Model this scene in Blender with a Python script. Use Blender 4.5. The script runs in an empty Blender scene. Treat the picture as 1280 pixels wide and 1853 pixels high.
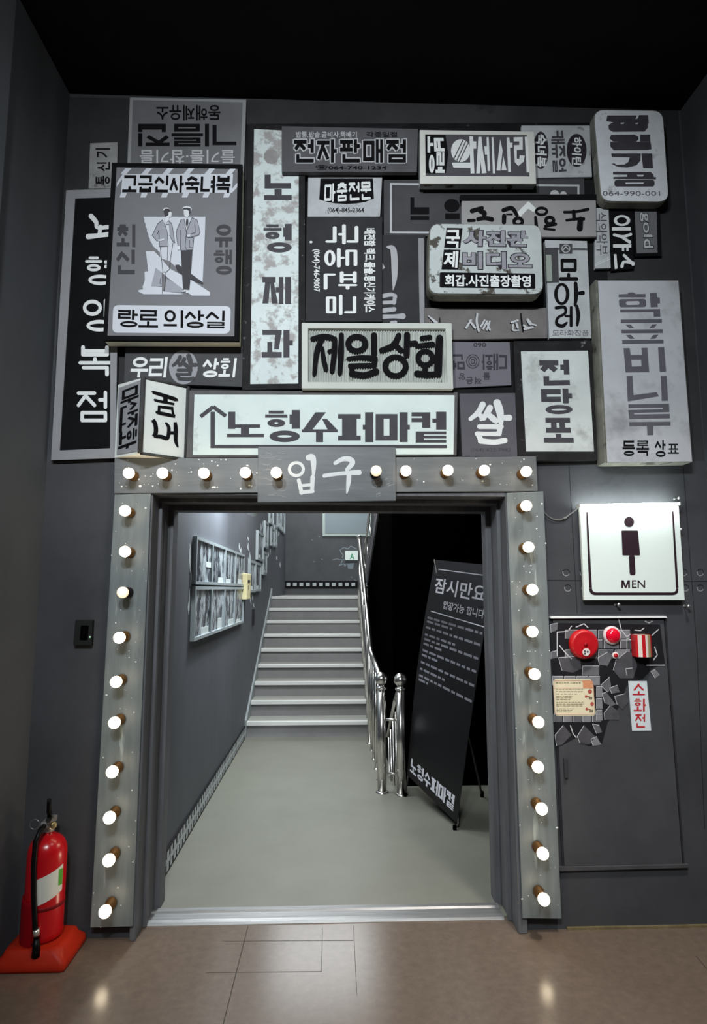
import bpy, bmesh, math, random
from mathutils import Vector
from mathutils.geometry import delaunay_2d_cdt, tessellate_polygon
import numpy as np
random.seed(7)
SC = bpy.context.scene
COL = SC.collection

# ------------------------------------------------------------------ camera
FOC, PITCH, YAW, EYE = 1120.0, math.radians(7.1), math.radians(2.0), Vector((0, 0, 1.6))
cam = bpy.data.cameras.new('camera')
cam.sensor_fit = 'VERTICAL'; cam.sensor_height = 36.0; cam.lens = 36.0 * FOC / 1853.0
cam_o = bpy.data.objects.new('camera', cam); COL.objects.link(cam_o)
cam_o.location = EYE; cam_o.rotation_euler = (math.pi / 2 + PITCH, 0, -YAW)
SC.camera = cam_o

# ------------------------------------------------------------------ view, world, room lights
SC.view_settings.view_transform = 'Standard'; SC.view_settings.look = 'None'
SC.view_settings.gamma = 1.0; SC.view_settings.use_curve_mapping = False
SC.view_settings.exposure = 0.0
w = bpy.data.worlds.new('world'); SC.world = w; w.use_nodes = True
w.node_tree.nodes['Background'].inputs[0].default_value = (0.80, 0.88, 1.0, 1)
w.node_tree.nodes['Background'].inputs[1].default_value = 0.035

def aim(o, target):
    o.rotation_euler = (Vector(target) - o.location).to_track_quat('-Z', 'Y').to_euler()

def spot(name, loc, target, watts, col, deg, blend, radius):
    l = bpy.data.lights.new(name, 'SPOT'); l.energy = watts; l.color = col
    l.spot_size = math.radians(deg); l.spot_blend = blend; l.shadow_soft_size = radius
    o = bpy.data.objects.new(name, l); COL.objects.link(o); o.location = loc; aim(o, target); return o

def area(name, loc, target, watts, col, sx, sy):
    l = bpy.data.lights.new(name, 'AREA'); l.shape = 'RECTANGLE'; l.size = sx; l.size_y = sy
    l.energy = watts; l.color = col
    o = bpy.data.objects.new(name, l); COL.objects.link(o); o.location = loc; aim(o, target); return o

spot('hall_spotlight', (-0.25, -0.6, 3.9), (0.25, 3.1, 1.85), 385, (0.90, 0.97, 1.0), 82, 1.0, 0.12)
spot('hall_spotlight', (-1.0, -0.8, 3.9), (0.15, 3.1, 2.8), 310, (0.92, 0.97, 1.0), 82, 1.0, 0.12)
spot('hall_downlight', (1.35, 1.5, 4.2), (1.25, 2.0, 0.0), 420, (1.0, 0.93, 0.86), 78, 1.0, 0.15)
area('corridor_lamp', (-0.15, 5.1, 3.35), (-0.15, 5.3, 0), 29, (0.97, 0.99, 0.97), 0.7, 1.6)
area('landing_lamp', (-0.35, 11.0, 4.3), (-0.35, 10.4, 0), 90, (0.93, 0.98, 1.0), 2.2, 2.2)
area('stair_fill', (-0.25, 6.2, 3.42), (-0.25, 8.4, 0.6), 85, (0.95, 0.99, 1.0), 0.9, 0.5)  # unseen lamp added to brighten the treads and risers

# ------------------------------------------------------------------ measuring the photograph
_f = Vector((math.sin(YAW) * math.cos(PITCH), math.cos(YAW) * math.cos(PITCH), math.sin(PITCH)))
_r = Vector((math.cos(YAW), -math.sin(YAW), 0)); _u = _r.cross(_f)
WALL = 3.12                                   # distance of the sign wall

def sight(x, y):
    return _f + _r * ((x - 640.0) / FOC) - _u * ((y - 926.5) / FOC)

class Plane:
    """A real plane of the place; at(x, y, off) is the point of it seen at a photo pixel, off metres proud."""
    def __init__(s, p, n):
        s.p = Vector(p); s.n = Vector(n).normalized()
    def at(s, x, y, off=0.0):
        d = sight(x, y); q = s.p + s.n * off
        return EYE + d * ((q - EYE).dot(s.n) / d.dot(s.n))

def wallp(stand): return Plane((0, WALL - stand, 0), (0, -1, 0))
FLOOR = Plane((0, 0, 0), (0, 0, 1))

# ------------------------------------------------------------------ materials
def lin(c):
    c = c / 255.0
    return c / 12.92 if c <= 0.04045 else ((c + 0.055) / 1.055) ** 2.4

_mats = {}
def mat(name, rgb, rough=0.7, metal=0.0, var=0.0, scale=6.0, stretch=None, rust=None, soft=0.07, bump=0.0, emit=0.0, spec=0.18, streak=None):
    """Painted surface: colour with soft variation, optional rust blotches and brush streaks."""
    if name in _mats: return _mats[name]
    m = bpy.data.materials.new(name); _mats[name] = m; m.use_nodes = True
    nt = m.node_tree; b = nt.nodes['Principled BSDF']; L = nt.links
    c = tuple(lin(v) for v in rgb) + (1,)
    b.inputs['Base Color'].default_value = c; b.inputs['Roughness'].default_value = rough
    b.inputs['Metallic'].default_value = metal; b.inputs['Specular IOR Level'].default_value = spec
    if emit:
        b.inputs['Emission Color'].default_value = c; b.inputs['Emission Strength'].default_value = emit
    out = None
    if var or rust or streak or bump:
        tc = nt.nodes.new('ShaderNodeNewGeometry'); mp = nt.nodes.new('ShaderNodeMapping')
        L.new(tc.outputs['Position'], mp.inputs[0])
        if stretch: mp.inputs['Scale'].default_value = stretch
        def noise(sc, det=5.0, src=None):
            n = nt.nodes.new('ShaderNodeTexNoise'); n.inputs['Scale'].default_value = sc
            n.inputs['Detail'].default_value = det; n.inputs['Roughness'].default_value = 0.65
            L.new((src or mp).outputs[0], n.inputs['Vector']); return n
        def mixc(fac, a, bcol):
            x = nt.nodes.new('ShaderNodeMix'); x.data_type = 'RGBA'
            L.new(fac, x.inputs[0])
            if isinstance(a, tuple): x.inputs[6].default_value = a
            else: L.new(a, x.inputs[6])
            if isinstance(bcol, tuple): x.inputs[7].default_value = bcol
            else: L.new(bcol, x.inputs[7])
            return x.outputs[2]
        def ramp(src, lo, hi):
            r = nt.nodes.new('ShaderNodeMapRange'); r.inputs[1].default_value = lo; r.inputs[2].default_value = hi
            L.new(src, r.inputs[0]); return r.outputs[0]
        n1 = noise(scale)
        cur = c
        if var:
            dark = tuple(v * (1 - var) for v in c[:3]) + (1,); lite = tuple(min(1, v * (1 + var * 0.6)) for v in c[:3]) + (1,)
            cur = mixc(ramp(n1.outputs[0], 0.3, 0.7), dark, lite)
        if streak:
            n3 = noise(streak[0], 4.0)
            cur = mixc(ramp(n3.outputs[0], streak[1], streak[1] + 0.12), cur, tuple(lin(v) for v in streak[2]) + (1,))
        if rust:
            n2 = noise(rust[0], 8.0, tc)
            cur = mixc(ramp(n2.outputs[0], rust[1], rust[1] + soft), cur, tuple(lin(v) for v in rust[2]) + (1,))
        if not isinstance(cur, tuple): L.new(cur, b.inputs['Base Color'])
        if bump:
            bp = nt.nodes.new('ShaderNodeBump'); bp.inputs['Strength'].default_value = bump; bp.inputs['Distance'].default_value = 0.01
            L.new(noise(scale * 8).outputs[0], bp.inputs['Height']); L.new(bp.outputs[0], b.inputs['Normal'])
    return m

def grey(v, **k):
    key = 'paint_grey_%d_%s' % (v, '_'.join('%s%s' % (a, str(b)[:14]) for a, b in sorted(k.items())))
    return mat(key, (v, v * 1.0, v * 1.015), **k)

def glow(name, rgb, strength):
    m = bpy.data.materials.new(name); m.use_nodes = True; nt = m.node_tree
    b = nt.nodes['Principled BSDF']; c = tuple(rgb) + (1,)
    b.inputs['Base Color'].default_value = (0.9, 0.9, 0.9, 1)
    b.inputs['Emission Color'].default_value = c; b.inputs['Emission Strength'].default_value = strength
    return m

# ------------------------------------------------------------------ mesh building
class MB:
    def __init__(s): s.v = []; s.f = []; s.m = []; s.smooth = []
    def face(s, pts, mi=0, sm=False):
        i = len(s.v); s.v += [Vector(p) for p in pts]; s.f.append(list(range(i, i + len(pts)))); s.m.append(mi); s.smooth.append(sm)
    def grid(s, rows, mi=0, closed=False, sm=True):
        i = len(s.v); n = len(rows[0])
        for r in rows: s.v += [Vector(p) for p in r]
        for a in range(len(rows) - 1):
            for b in range(n if closed else n - 1):
                c = (b + 1) % n
                s.f.append([i + a * n + b, i + a * n + c, i + (a + 1) * n + c, i + (a + 1) * n + b]); s.m.append(mi); s.smooth.append(sm)
    def prism(s, front, back, mi=0):
        n = len(front)
        s.face(front, mi); s.face(list(reversed(back)), mi)
        for k in range(n):
            j = (k + 1) % n
            s.face([front[k], back[k], back[j], front[j]], mi)
    def ring(s, of, inn, ob, ib, mi=0):
        n = len(of)
        for k in range(n):
            j = (k + 1) % n
            s.face([of[k], of[j], inn[j], inn[k]], mi); s.face([ob[j], ob[k], ib[k], ib[j]], mi)
            s.face([of[j], of[k], ob[k], ob[j]], mi); s.face([inn[k], inn[j], ib[j], ib[k]], mi)
    def box(s, lo, hi, mi=0):
        x0, y0, z0 = lo; x1, y1, z1 = hi
        f = [(x0, y0, z0), (x1, y0, z0), (x1, y0, z1), (x0, y0, z1)]
        b = [(x0, y1, z0), (x1, y1, z0), (x1, y1, z1), (x0, y1, z1)]
        s.prism(f, b, mi)
    def tube(s, pts, r, n=12, mi=0, cap=True):
        pts = [Vector(p) for p in pts]; rows = []
        rr = r if isinstance(r, (list, tuple)) else [r] * len(pts)
        for k, p in enumerate(pts):
            t = (pts[min(k + 1, len(pts) - 1)] - pts[max(k - 1, 0)]).normalized()
            a = t.orthogonal().normalized() if k == 0 else (pa - t * pa.dot(t)).normalized()
            pa = a; b = t.cross(a)
            rows.append([p + (a * math.cos(2 * math.pi * j / n) + b * math.sin(2 * math.pi * j / n)) * rr[k] for j in range(n)])
        s.grid(rows, mi, True)
        if cap: s.face(list(reversed(rows[0])), mi); s.face(rows[-1], mi)
    def lathe(s, c, axis, prof, n=24, mi=0):
        axis = Vector(axis).normalized(); a = axis.orthogonal().normalized(); b = axis.cross(a); c = Vector(c)
        rows = [[c + axis * h + (a * math.cos(2 * math.pi * j / n) + b * math.sin(2 * math.pi * j / n)) * max(r, 1e-5) for j in range(n)] for r, h in prof]
        s.grid(rows, mi, True)
    def build(s, name, mats, parent=None, bevel=0.0):
        me = bpy.data.meshes.new(name); me.from_pydata([tuple(p) for p in s.v], [], s.f)
        for m in (mats if isinstance(mats, (list, tuple)) else [mats]): me.materials.append(m)
        me.polygons.foreach_set('material_index', s.m); me.polygons.foreach_set('use_smooth', s.smooth); me.update()
        o = bpy.data.objects.new(name, me); COL.objects.link(o)
        if parent is not None:
            o.parent = parent; o.matrix_parent_inverse = parent.matrix_basis.inverted()
        bm = bmesh.new(); bm.from_mesh(me)
        bmesh.ops.remove_doubles(bm, verts=bm.verts, dist=1e-5)
        if any(len(f) != len(s.v) for f in s.f): bmesh.ops.recalc_face_normals(bm, faces=bm.faces)
        bm.to_mesh(me); bm.free()
        if bevel:
            b = o.modifiers.new('soft_edge', 'BEVEL'); b.width = bevel; b.segments = 2; b.limit_method = 'ANGLE'
        return o

def thing(name, label, cat, loc=(0, 0, 0), group=None):
    o = bpy.data.objects.new(name, None); COL.objects.link(o); o.location = loc; o.empty_display_size = 0.1
    o['label'] = label; o['category'] = cat
    if group: o['group'] = group
    return o
def tag(o, label, cat, group=None):
    o['label'] = label; o['category'] = cat
    if group: o['group'] = group
    return o
def struct(o): o['kind'] = 'structure'; return o
def copy_tree(o, parent=None, delta=None):
    c = o.copy(); COL.objects.link(c)
    if parent is not None: c.parent = parent; c.matrix_parent_inverse = o.matrix_parent_inverse.copy()
    for ch in list(o.children): copy_tree(ch, c)
    return c

# ------------------------------------------------------------------ 2-D artwork
def Q(x0, y0, x1, y1): return [(x0, y0), (x1, y0), (x1, y1), (x0, y1)]
def turn(q, rot):
    a, b, c, d = q
    return {0: [a, b, c, d], 'cw': [b, c, d, a], 'ccw': [d, a, b, c], 180: [c, d, a, b]}[rot]
def bil(q, u, v):
    a, b, c, d = q
    return ((a[0] * (1 - u) + b[0] * u) * (1 - v) + (d[0] * (1 - u) + c[0] * u) * v,
            (a[1] * (1 - u) + b[1] * u) * (1 - v) + (d[1] * (1 - u) + c[1] * u) * v)

_txt = {}
def font_shape(body, weight):
    key = (body, weight)
    if key in _txt: return _txt[key]
    cu = bpy.data.curves.new('writing', 'FONT'); cu.body = body; cu.offset = weight; cu.resolution_u = 3
    o = bpy.data.objects.new('writing', cu); COL.objects.link(o)
    dg = bpy.context.evaluated_depsgraph_get(); ev = o.evaluated_get(dg); me = ev.to_mesh()
    vs = [(p.co.x, p.co.y) for p in me.vertices]; fs = [list(p.vertices) for p in me.polygons]
    ev.to_mesh_clear(); bpy.data.objects.remove(o); bpy.data.curves.remove(cu)
    if not vs: vs, fs = [(0, 0), (1, 0), (0, 1)], []
    x0 = min(p[0] for p in vs); x1 = max(p[0] for p in vs); y0 = min(p[1] for p in vs); y1 = max(p[1] for p in vs)
    _txt[key] = ([((x - x0) / (x1 - x0), 1 - (y - y0) / (y1 - y0)) for x, y in vs], fs)
    return _txt[key]

def arc(cx, cy, rx, ry, a0=0, a1=360, n=28):
    return [(cx + rx * math.cos(math.radians(a0 + (a1 - a0) * k / n)), cy + ry * math.sin(math.radians(a0 + (a1 - a0) * k / n))) for k in range(n + 1)]
def rrect(q, r, n=5):
    """rounded quad outline"""
    out = []
    for k in range(4):
        p = Vector(q[k]); a = Vector(q[k - 1]); b = Vector(q[(k + 1) % 4])
        d1 = (a - p).normalized() * r; d2 = (b - p).normalized() * r
        for j in range(n + 1):
            t = j / n
            s = p + d1 * (1 - t) ** 2 + d2 * t ** 2
            out.append((s.x, s.y))
    return out

class Ink:
    """Flat painted artwork gathered in photo pixels, then laid on a plane."""
    def __init__(s, k=1.0): s.v = []; s.f = []; s.k = k
    def poly(s, pts):
        i = len(s.v); s.v += [tuple(p) for p in pts]; s.f.append(list(range(i, i + len(pts)))); return s
    def ringp(s, a, b):
        n = len(a)
        for k in range(n - 1): s.poly([a[k], a[k + 1], b[k + 1], b[k]])
        return s
    def disc(s, cx, cy, rx, ry=None): return s.poly(arc(cx, cy, rx, ry or rx)[:-1])
    def oval(s, cx, cy, rx, ry, t, t2=None): return s.ringp(arc(cx, cy, rx, ry), arc(cx, cy, rx - t, ry - (t2 or t)))
    def brush(s, pts, round_=True):
        """tapering stroke through (x, y, width) points"""
        P = [Vector((p[0], p[1], p[2] * s.k)) for p in pts]; Sm = []
        for k in range(len(P) - 1):
            p0 = P[max(k - 1, 0)]; p1 = P[k]; p2 = P[k + 1]; p3 = P[min(k + 2, len(P) - 1)]
            N = 6 if len(P) > 2 else 1
            for j in range(N):
                t = j / N
                Sm.append(0.5 * ((2 * p1) + (-p0 + p2) * t + (2 * p0 - 5 * p1 + 4 * p2 - p3) * t * t + (-p0 + 3 * p1 - 3 * p2 + p3) * t ** 3))
        Sm.append(P[-1]); lft = []; rgt = []
        for k, p in enumerate(Sm):
            a = Sm[max(k - 1, 0)]; b = Sm[min(k + 1, len(Sm) - 1)]
            d = Vector((b.x - a.x, b.y - a.y)); d = d.normalized() if d.length > 1e-6 else Vector((1, 0))
            n = Vector((-d.y, d.x)) * max(p.z, 0.2) / 2
            lft.append((p.x + n.x, p.y + n.y)); rgt.append((p.x - n.x, p.y - n.y))
        for k in range(len(Sm) - 1): s.poly([lft[k], lft[k + 1], rgt[k + 1], rgt[k]])
        if round_:
            for p in (Sm[0], Sm[-1]):
                if p.z > 0.8: s.poly(arc(p.x, p.y, p.z / 2, p.z / 2, n=14)[:-1])
        return s
    def line(s, x0, y0, x1, y1, w, round_=False): return s.brush([(x0, y0, w), (x1, y1, w)], round_)
    def path(s, pts, w, round_=True):
        for a, b in zip(pts, pts[1:]): s.line(a[0], a[1], b[0], b[1], w, round_)
        return s
    def font(s, body, q, weight=0.0, rot=0):
        vs, fs = font_shape(body, weight); q = turn(q, rot); i = len(s.v)
        s.v += [bil(q, u, v) for u, v in vs]; s.f += [[i + k for k in f] for f in fs]; return s
    def hangul(s, text, q, th=0.14, tv=0.14, rot=0, rnd=False, gap=0.12, col=False):
        """block or rounded lettering drawn stroke by stroke; q holds the whole row (or column)"""
        q = turn(q, rot); n = len(text)
        for k, ch in enumerate(text):
            if ch == ' ': continue
            a = k / (n - (gap if n > 1 else 0)) if n > 1 else 0
            a = k * (1.0 + gap) / (n + gap * (n - 1)); b = a + 1.0 / (n + gap * (n - 1))
            cell = [bil(q, a, 0), bil(q, b, 0), bil(q, b, 1), bil(q, a, 1)] if not col else [bil(q, 0, a), bil(q, 1, a), bil(q, 1, b), bil(q, 0, b)]
            for p in syllable(ch, th, tv, rnd): s.poly([bil(cell, u, v) for u, v in p])
        return s
    def dashes(s, q, rows, seed=1, fill=0.55):
        """unreadably small print: rows of word-length dashes"""
        rg = random.Random(seed)
        for k, (u1, v) in enumerate(rows):
            u = 0.0
            while u < u1 - 0.02:
                wd = min(rg.uniform(0.05, 0.14), u1 - u)
                h = fill
                s.poly([bil(q, u, v), bil(q, u + wd, v), bil(q, u + wd, v + h), bil(q, u, v + h)]); u += wd + 0.025
        return s
    def lay(s, name, m, plane, off, parent=None):
        T = []                              # one flat union, so that strokes never overlap
        for f in s.f:
            P = [s.v[k] for k in f]
            for t in ([(0, 1, 2)] if len(P) == 3 else tessellate_polygon([[Vector((p[0], p[1], 0)) for p in P]])):
                a, b, c = (P[k] for k in t); ar = (b[0] - a[0]) * (c[1] - a[1]) - (b[1] - a[1]) * (c[0] - a[0])
                if abs(ar) > 2e-4: T.append((a, b, c) if ar > 0 else (a, c, b))
        T = np.array(T); pts = [Vector(p) for t in T for p in t]; eds = [(3 * k + a, 3 * k + b) for k in range(len(T)) for a, b in ((0, 1), (1, 2), (2, 0))]
        V2, _e, F0, _a, _b, _c = delaunay_2d_cdt(pts, eds, [], 0, 1e-4, False)
        vv = np.array([tuple(p) for p in V2]); ff = np.array([f for f in F0 if len(f) == 3]); cen = vv[ff].mean(1); ok = np.zeros(len(cen), bool)
        for k0 in range(0, len(T), 200):
            t = T[k0:k0 + 200]; m_ = np.ones((len(cen), len(t)), bool)
            for a, b in ((0, 1), (1, 2), (2, 0)):
                e = t[:, b] - t[:, a]; d = cen[:, None, :] - t[None, :, a]; m_ &= (e[None, :, 0] * d[:, :, 1] - e[None, :, 1] * d[:, :, 0]) > -1e-9
            ok |= m_.any(1)
        F2 = [[int(k) for k in f] for f, g in zip(ff, ok) if g]
        me = bpy.data.meshes.new(name); me.from_pydata([tuple(plane.at(p[0], p[1], off)) for p in V2], [], F2); me.materials.append(m); me.update()
        bm = bmesh.new(); bm.from_mesh(me)
        bmesh.ops.triangulate(bm, faces=[f for f in bm.faces if len(f.verts) > 4])
        bm.normal_update()
        for f in bm.faces:
            if f.normal.dot(plane.n) < 0: f.normal_flip()
        bm.to_mesh(me); bm.free()
        o = bpy.data.objects.new(name, me); COL.objects.link(o)
        if parent is not None:
            o.parent = parent; o.matrix_parent_inverse = parent.matrix_basis.inverted()
        return o

# Hangul letters as strokes in a unit box: h = flat bar, v = upright bar, d = slanted bar, o = ring
JA = {
 'ㄱ': ('h0,0,1', 'v1,0,1'), 'ㄴ': ('v0,0,1', 'h1,0,1'), 'ㄷ': ('h0,0,1', 'v0,0,1', 'h1,0,1'),
 'ㄹ': ('h0,0,1', 'v1,0,.5', 'h.5,0,1', 'v0,.5,1', 'h1,0,1'), 'ㅁ': ('h0,0,1', 'v0,0,1', 'v1,0,1', 'h1,0,1'),
 'ㅂ': ('v0,0,1', 'v1,0,1', 'h.5,0,1', 'h1,0,1'), 'ㅅ': ('d.5,0,0,1', 'd.5,.25,1,1'), 'ㅇ': ('o.5,.5,.5,.5',),
 'ㅈ': ('h0,0,1', 'd.55,0,0,1', 'd.5,.3,1,1'), 'ㅊ': ('h0,.3,.7', 'h.3,0,1', 'd.5,.3,0,1', 'd.5,.45,1,1'),
 'ㅋ': ('h0,0,1', 'v1,0,1', 'h.5,0,1'), 'ㅌ': ('h0,0,1', 'v0,0,1', 'h.5,0,1', 'h1,0,1'),
 'ㅍ': ('h0,0,1', 'v.28,0,1', 'v.72,0,1', 'h1,0,1'), 'ㅎ': ('h0,.25,.75', 'h.3,0,1', 'o.5,.77,.4,.25'),
 'ㅏ': ('v0,0,1', 'h.5,0,1'), 'ㅑ': ('v0,0,1', 'h.33,0,1', 'h.66,0,1'), 'ㅓ': ('h.5,0,1', 'v1,0,1'),
 'ㅕ': ('h.33,0,1', 'h.66,0,1', 'v1,0,1'), 'ㅣ': ('v1,0,1',), 'ㅐ': ('v0,0,1', 'h.5,0,1', 'v1,0,1'),
 'ㅔ': ('h.5,0,.45', 'v.45,0,1', 'v1,0,1'), 'ㅗ': ('v.5,0,1', 'h1,0,1'), 'ㅛ': ('v.3,0,1', 'v.7,0,1', 'h1,0,1'),
 'ㅜ': ('h0,0,1', 'v.5,0,1'), 'ㅠ': ('h0,0,1', 'v.3,0,1', 'v.7,0,1'), 'ㅡ': ('h.5,0,1',),
}
INI = 'ㄱㄲㄴㄷㄸㄹㅁㅂㅃㅅㅆㅇㅈㅉㅊㅋㅌㅍㅎ'
VOW = 'ㅏㅐㅑㅒㅓㅔㅕㅖㅗㅘㅙㅚㅛㅜㅝㅞㅟㅠㅡㅢㅣ'
FIN = ' ㄱㄲㄳㄴㄵㄶㄷㄹㄺㄻㄼㄽㄾㄿㅀㅁㅂㅄㅅㅆㅇㅈㅊㅋㅌㅍㅎ'
DBL = {'ㄲ': 'ㄱ', 'ㄸ': 'ㄷ', 'ㅃ': 'ㅂ', 'ㅆ': 'ㅅ', 'ㅉ': 'ㅈ'}
CMP = {'ㅘ': 'ㅗㅏ', 'ㅙ': 'ㅗㅐ', 'ㅚ': 'ㅗㅣ', 'ㅝ': 'ㅜㅓ', 'ㅞ': 'ㅜㅔ', 'ㅟ': 'ㅜㅣ', 'ㅢ': 'ㅡㅣ'}

def jamo(j, x0, y0, x1, y1, th, tv, rnd):
    if j in DBL:
        m = (x0 + x1) / 2; g = (x1 - x0) * 0.04
        return jamo(DBL[j], x0, y0, m - g, y1, th, tv, rnd) + jamo(DBL[j], m + g, y0, x1, y1, th, tv, rnd)
    st = JA[j]; nh = sum(1 for s in st if s[0] == 'h') + 2 * sum(1 for s in st if s[0] == 'o'); nv = sum(1 for s in st if s[0] == 'v')
    th = min(th, (y1 - y0) / max(1, nh * 1.45 - 0.45)); tv = min(tv, (x1 - x0) / max(1, nv * 1.5 - 0.5))
    X = lambda u: x0 + tv / 2 + (x1 - x0 - tv) * u
    Y = lambda v: y0 + th / 2 + (y1 - y0 - th) * v
    out = []
    def cap(ax, ay, bx, by, wx, wy):
        d = Vector((bx - ax, by - ay)); n = Vector((-d.y, d.x)).normalized() if d.length > 1e-6 else Vector((0, 1))
        nx, ny = n.x * wx / 2, n.y * wy / 2
        out.append([(ax + nx, ay + ny), (bx + nx, by + ny), (bx - nx, by - ny), (ax - nx, ay - ny)])
        if rnd:
            for (cx, cy) in ((ax, ay), (bx, by)): out.append(arc(cx, cy, wx / 2, wy / 2, n=12)[:-1])
    for s in st:
        p = [float(t) for t in s[1:].split(',')]
        if s[0] == 'h':
            y = Y(p[0]); a, b = X(p[1]), X(p[2])
            if rnd: cap(a, y, b, y, tv, th)
            else: out.append([(a - tv / 2, y - th / 2), (b + tv / 2, y - th / 2), (b + tv / 2, y + th / 2), (a - tv / 2, y + th / 2)])
        elif s[0] == 'v':
            x = X(p[0]); a, b = Y(p[1]), Y(p[2])
            if rnd: cap(x, a, x, b, tv, th)
            else: out.append([(x - tv / 2, a - th / 2), (x + tv / 2, a - th / 2), (x + tv / 2, b + th / 2), (x - tv / 2, b + th / 2)])
        elif s[0] == 'd':
            cap(X(p[0]), Y(p[1]), X(p[2]), Y(p[3]), tv, th)
        else:
            cx = x0 + (x1 - x0) * p[0]; cy = y0 + (y1 - y0) * p[1]; rx = (x1 - x0) * p[2]; ry = (y1 - y0) * p[3]
            A = arc(cx, cy, rx, ry, n=24); B = arc(cx, cy, max(rx - tv, rx * 0.22), max(ry - th, ry * 0.22), n=24)
            for k in range(24): out.append([A[k], A[k + 1], B[k + 1], B[k]])
    return out

def syllable(ch, th, tv, rnd):
    c = ord(ch) - 0xAC00
    if c < 0 or c > 11171: return []
    i, v, f = INI[c // 588], VOW[(c % 588) // 28], FIN[c % 28]
    fin = f != ' '; P = []; J = lambda j, a, b, cc, d: P.extend(jamo(j, a, b, cc, d, th, tv, rnd))
    bot = 0.58 if fin else 1.0
    if v in CMP:
        h, r = CMP[v]
        if h == 'ㅗ': J(i, 0.04, 0, 0.62, bot * 0.56, ); J('ㅗ', 0, bot * 0.60, 0.68, bot * 0.97)
        elif h == 'ㅜ': J(i, 0.04, 0, 0.62, bot * 0.5); J('ㅜ', 0, bot * 0.56, 0.68, bot)
        else: J(i, 0.04, 0, 0.62, bot * 0.66); J('ㅡ', 0, bot * 0.74, 0.68, bot * 0.96)
        J(r, 0.74 if r != 'ㅣ' else 0.82, 0, 1.0, bot if fin else 1.0)
        if fin: J(f, 0.12, 0.64, 0.98, 1)
    elif v in 'ㅗㅛㅜㅠㅡ':
        if not fin:
            if v in 'ㅜㅠ': J(i, 0.08, 0, 0.92, 0.5); J(v, 0, 0.57, 1, 1)
            elif v == 'ㅡ': J(i, 0.08, 0, 0.92, 0.72); J(v, 0, 0.8, 1, 1)
            else: J(i, 0.08, 0, 0.92, 0.6); J(v, 0, 0.64, 1, 1)
        else:
            J(i, 0.08, 0, 0.92, 0.36 if v != 'ㅡ' else 0.40)
            if v == 'ㅡ': J(v, 0, 0.44, 1, 0.58)
            else: J(v, 0, 0.38, 1, 0.62)
            J(f, 0.1, 0.66, 0.92, 1)
    else:
        vx = {'ㅣ': 0.82, 'ㅐ': 0.64, 'ㅔ': 0.60}.get(v, 0.70)
        J(i, 0, 0.02 if fin else 0.06, vx - 0.06, 0.52 if fin else 0.94); J(v, vx, 0, 1, 0.58 if fin else 1.0)
        if fin: J(f, 0.12, 0.64, 1.0, 1)
    return P

def slab(name, q, stand, thick, m, parent=None, r=0, bevel=0.002):
    """a real board seen as quad q, its face `stand` metres off the sign wall"""
    P = wallp(stand); o = rrect(q, r) if r else q
    f = [P.at(x, y) for x, y in o]; b = [p + Vector((0, thick, 0)) for p in f]
    mb = MB(); mb.prism(f, b); return mb.build(name, m, parent, bevel)
def frame(name, outer, inner, stand, thick, m, parent=None, bevel=0.002):
    P = wallp(stand); of = [P.at(x, y) for x, y in outer]; inn = [P.at(x, y) for x, y in inner]; d = Vector((0, thick, 0))
    mb = MB(); mb.ring(of, inn, [p + d for p in of], [p + d for p in inn]); return mb.build(name, m, parent, bevel)
def base_at(q, stand):
    return wallp(stand).at(sum(p[0] for p in q) / 4, max(p[1] for p in q))
def inset(q, *d):
    """shrink a pixel quad by left, top, right, bottom"""
    l, t, r, b = d if len(d) == 4 else (d[0],) * 4
    return [(q[0][0] + l, q[0][1] + t), (q[1][0] - r, q[1][1] + t), (q[2][0] - r, q[2][1] - b), (q[3][0] + l, q[3][1] - b)]

# ================================================================== STRUCTURE
XL, XR, TOP = -1.44, 1.955, 4.28
M_wall = mat('dark_wall_paint', (68, 69, 73), 0.72, var=0.22, scale=2.2, bump=0.06, streak=(3.0, 0.66, (58, 58, 61)))
M_side = mat('side_wall_paint', (102, 105, 110), 0.75, var=0.10, scale=2.0)
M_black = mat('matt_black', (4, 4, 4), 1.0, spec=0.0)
M_ceil = mat('black_ceiling_paint', (20, 19, 20), 0.95, var=0.3, scale=3, spec=0.1)
M_jamb = mat('dark_frame_paint', (104, 105, 109), 0.5, var=0.25, scale=5, stretch=(6, 6, 0.6))
M_steel = mat('brushed_steel', (205, 205, 205), 0.28, metal=1.0)
M_chrome = mat('polished_steel', (225, 222, 218), 0.22, metal=1.0)
M_alu = mat('worn_aluminium', (150, 150, 150), 0.45, metal=0.8, var=0.25, scale=9, stretch=(0.4, 8, 8))

mb = MB(); OX0, OX1, OZ = -0.925, 0.915, 2.09
mb.box((XL - 0.2, WALL, 0), (OX0, WALL + 0.3, TOP)); mb.box((OX1, WALL, 0), (XR + 0.2, WALL + 0.3, TOP)); mb.box((OX0, WALL, OZ), (OX1, WALL + 0.3, TOP))
wall_back = struct(mb.build('wall_back', M_wall))
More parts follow.
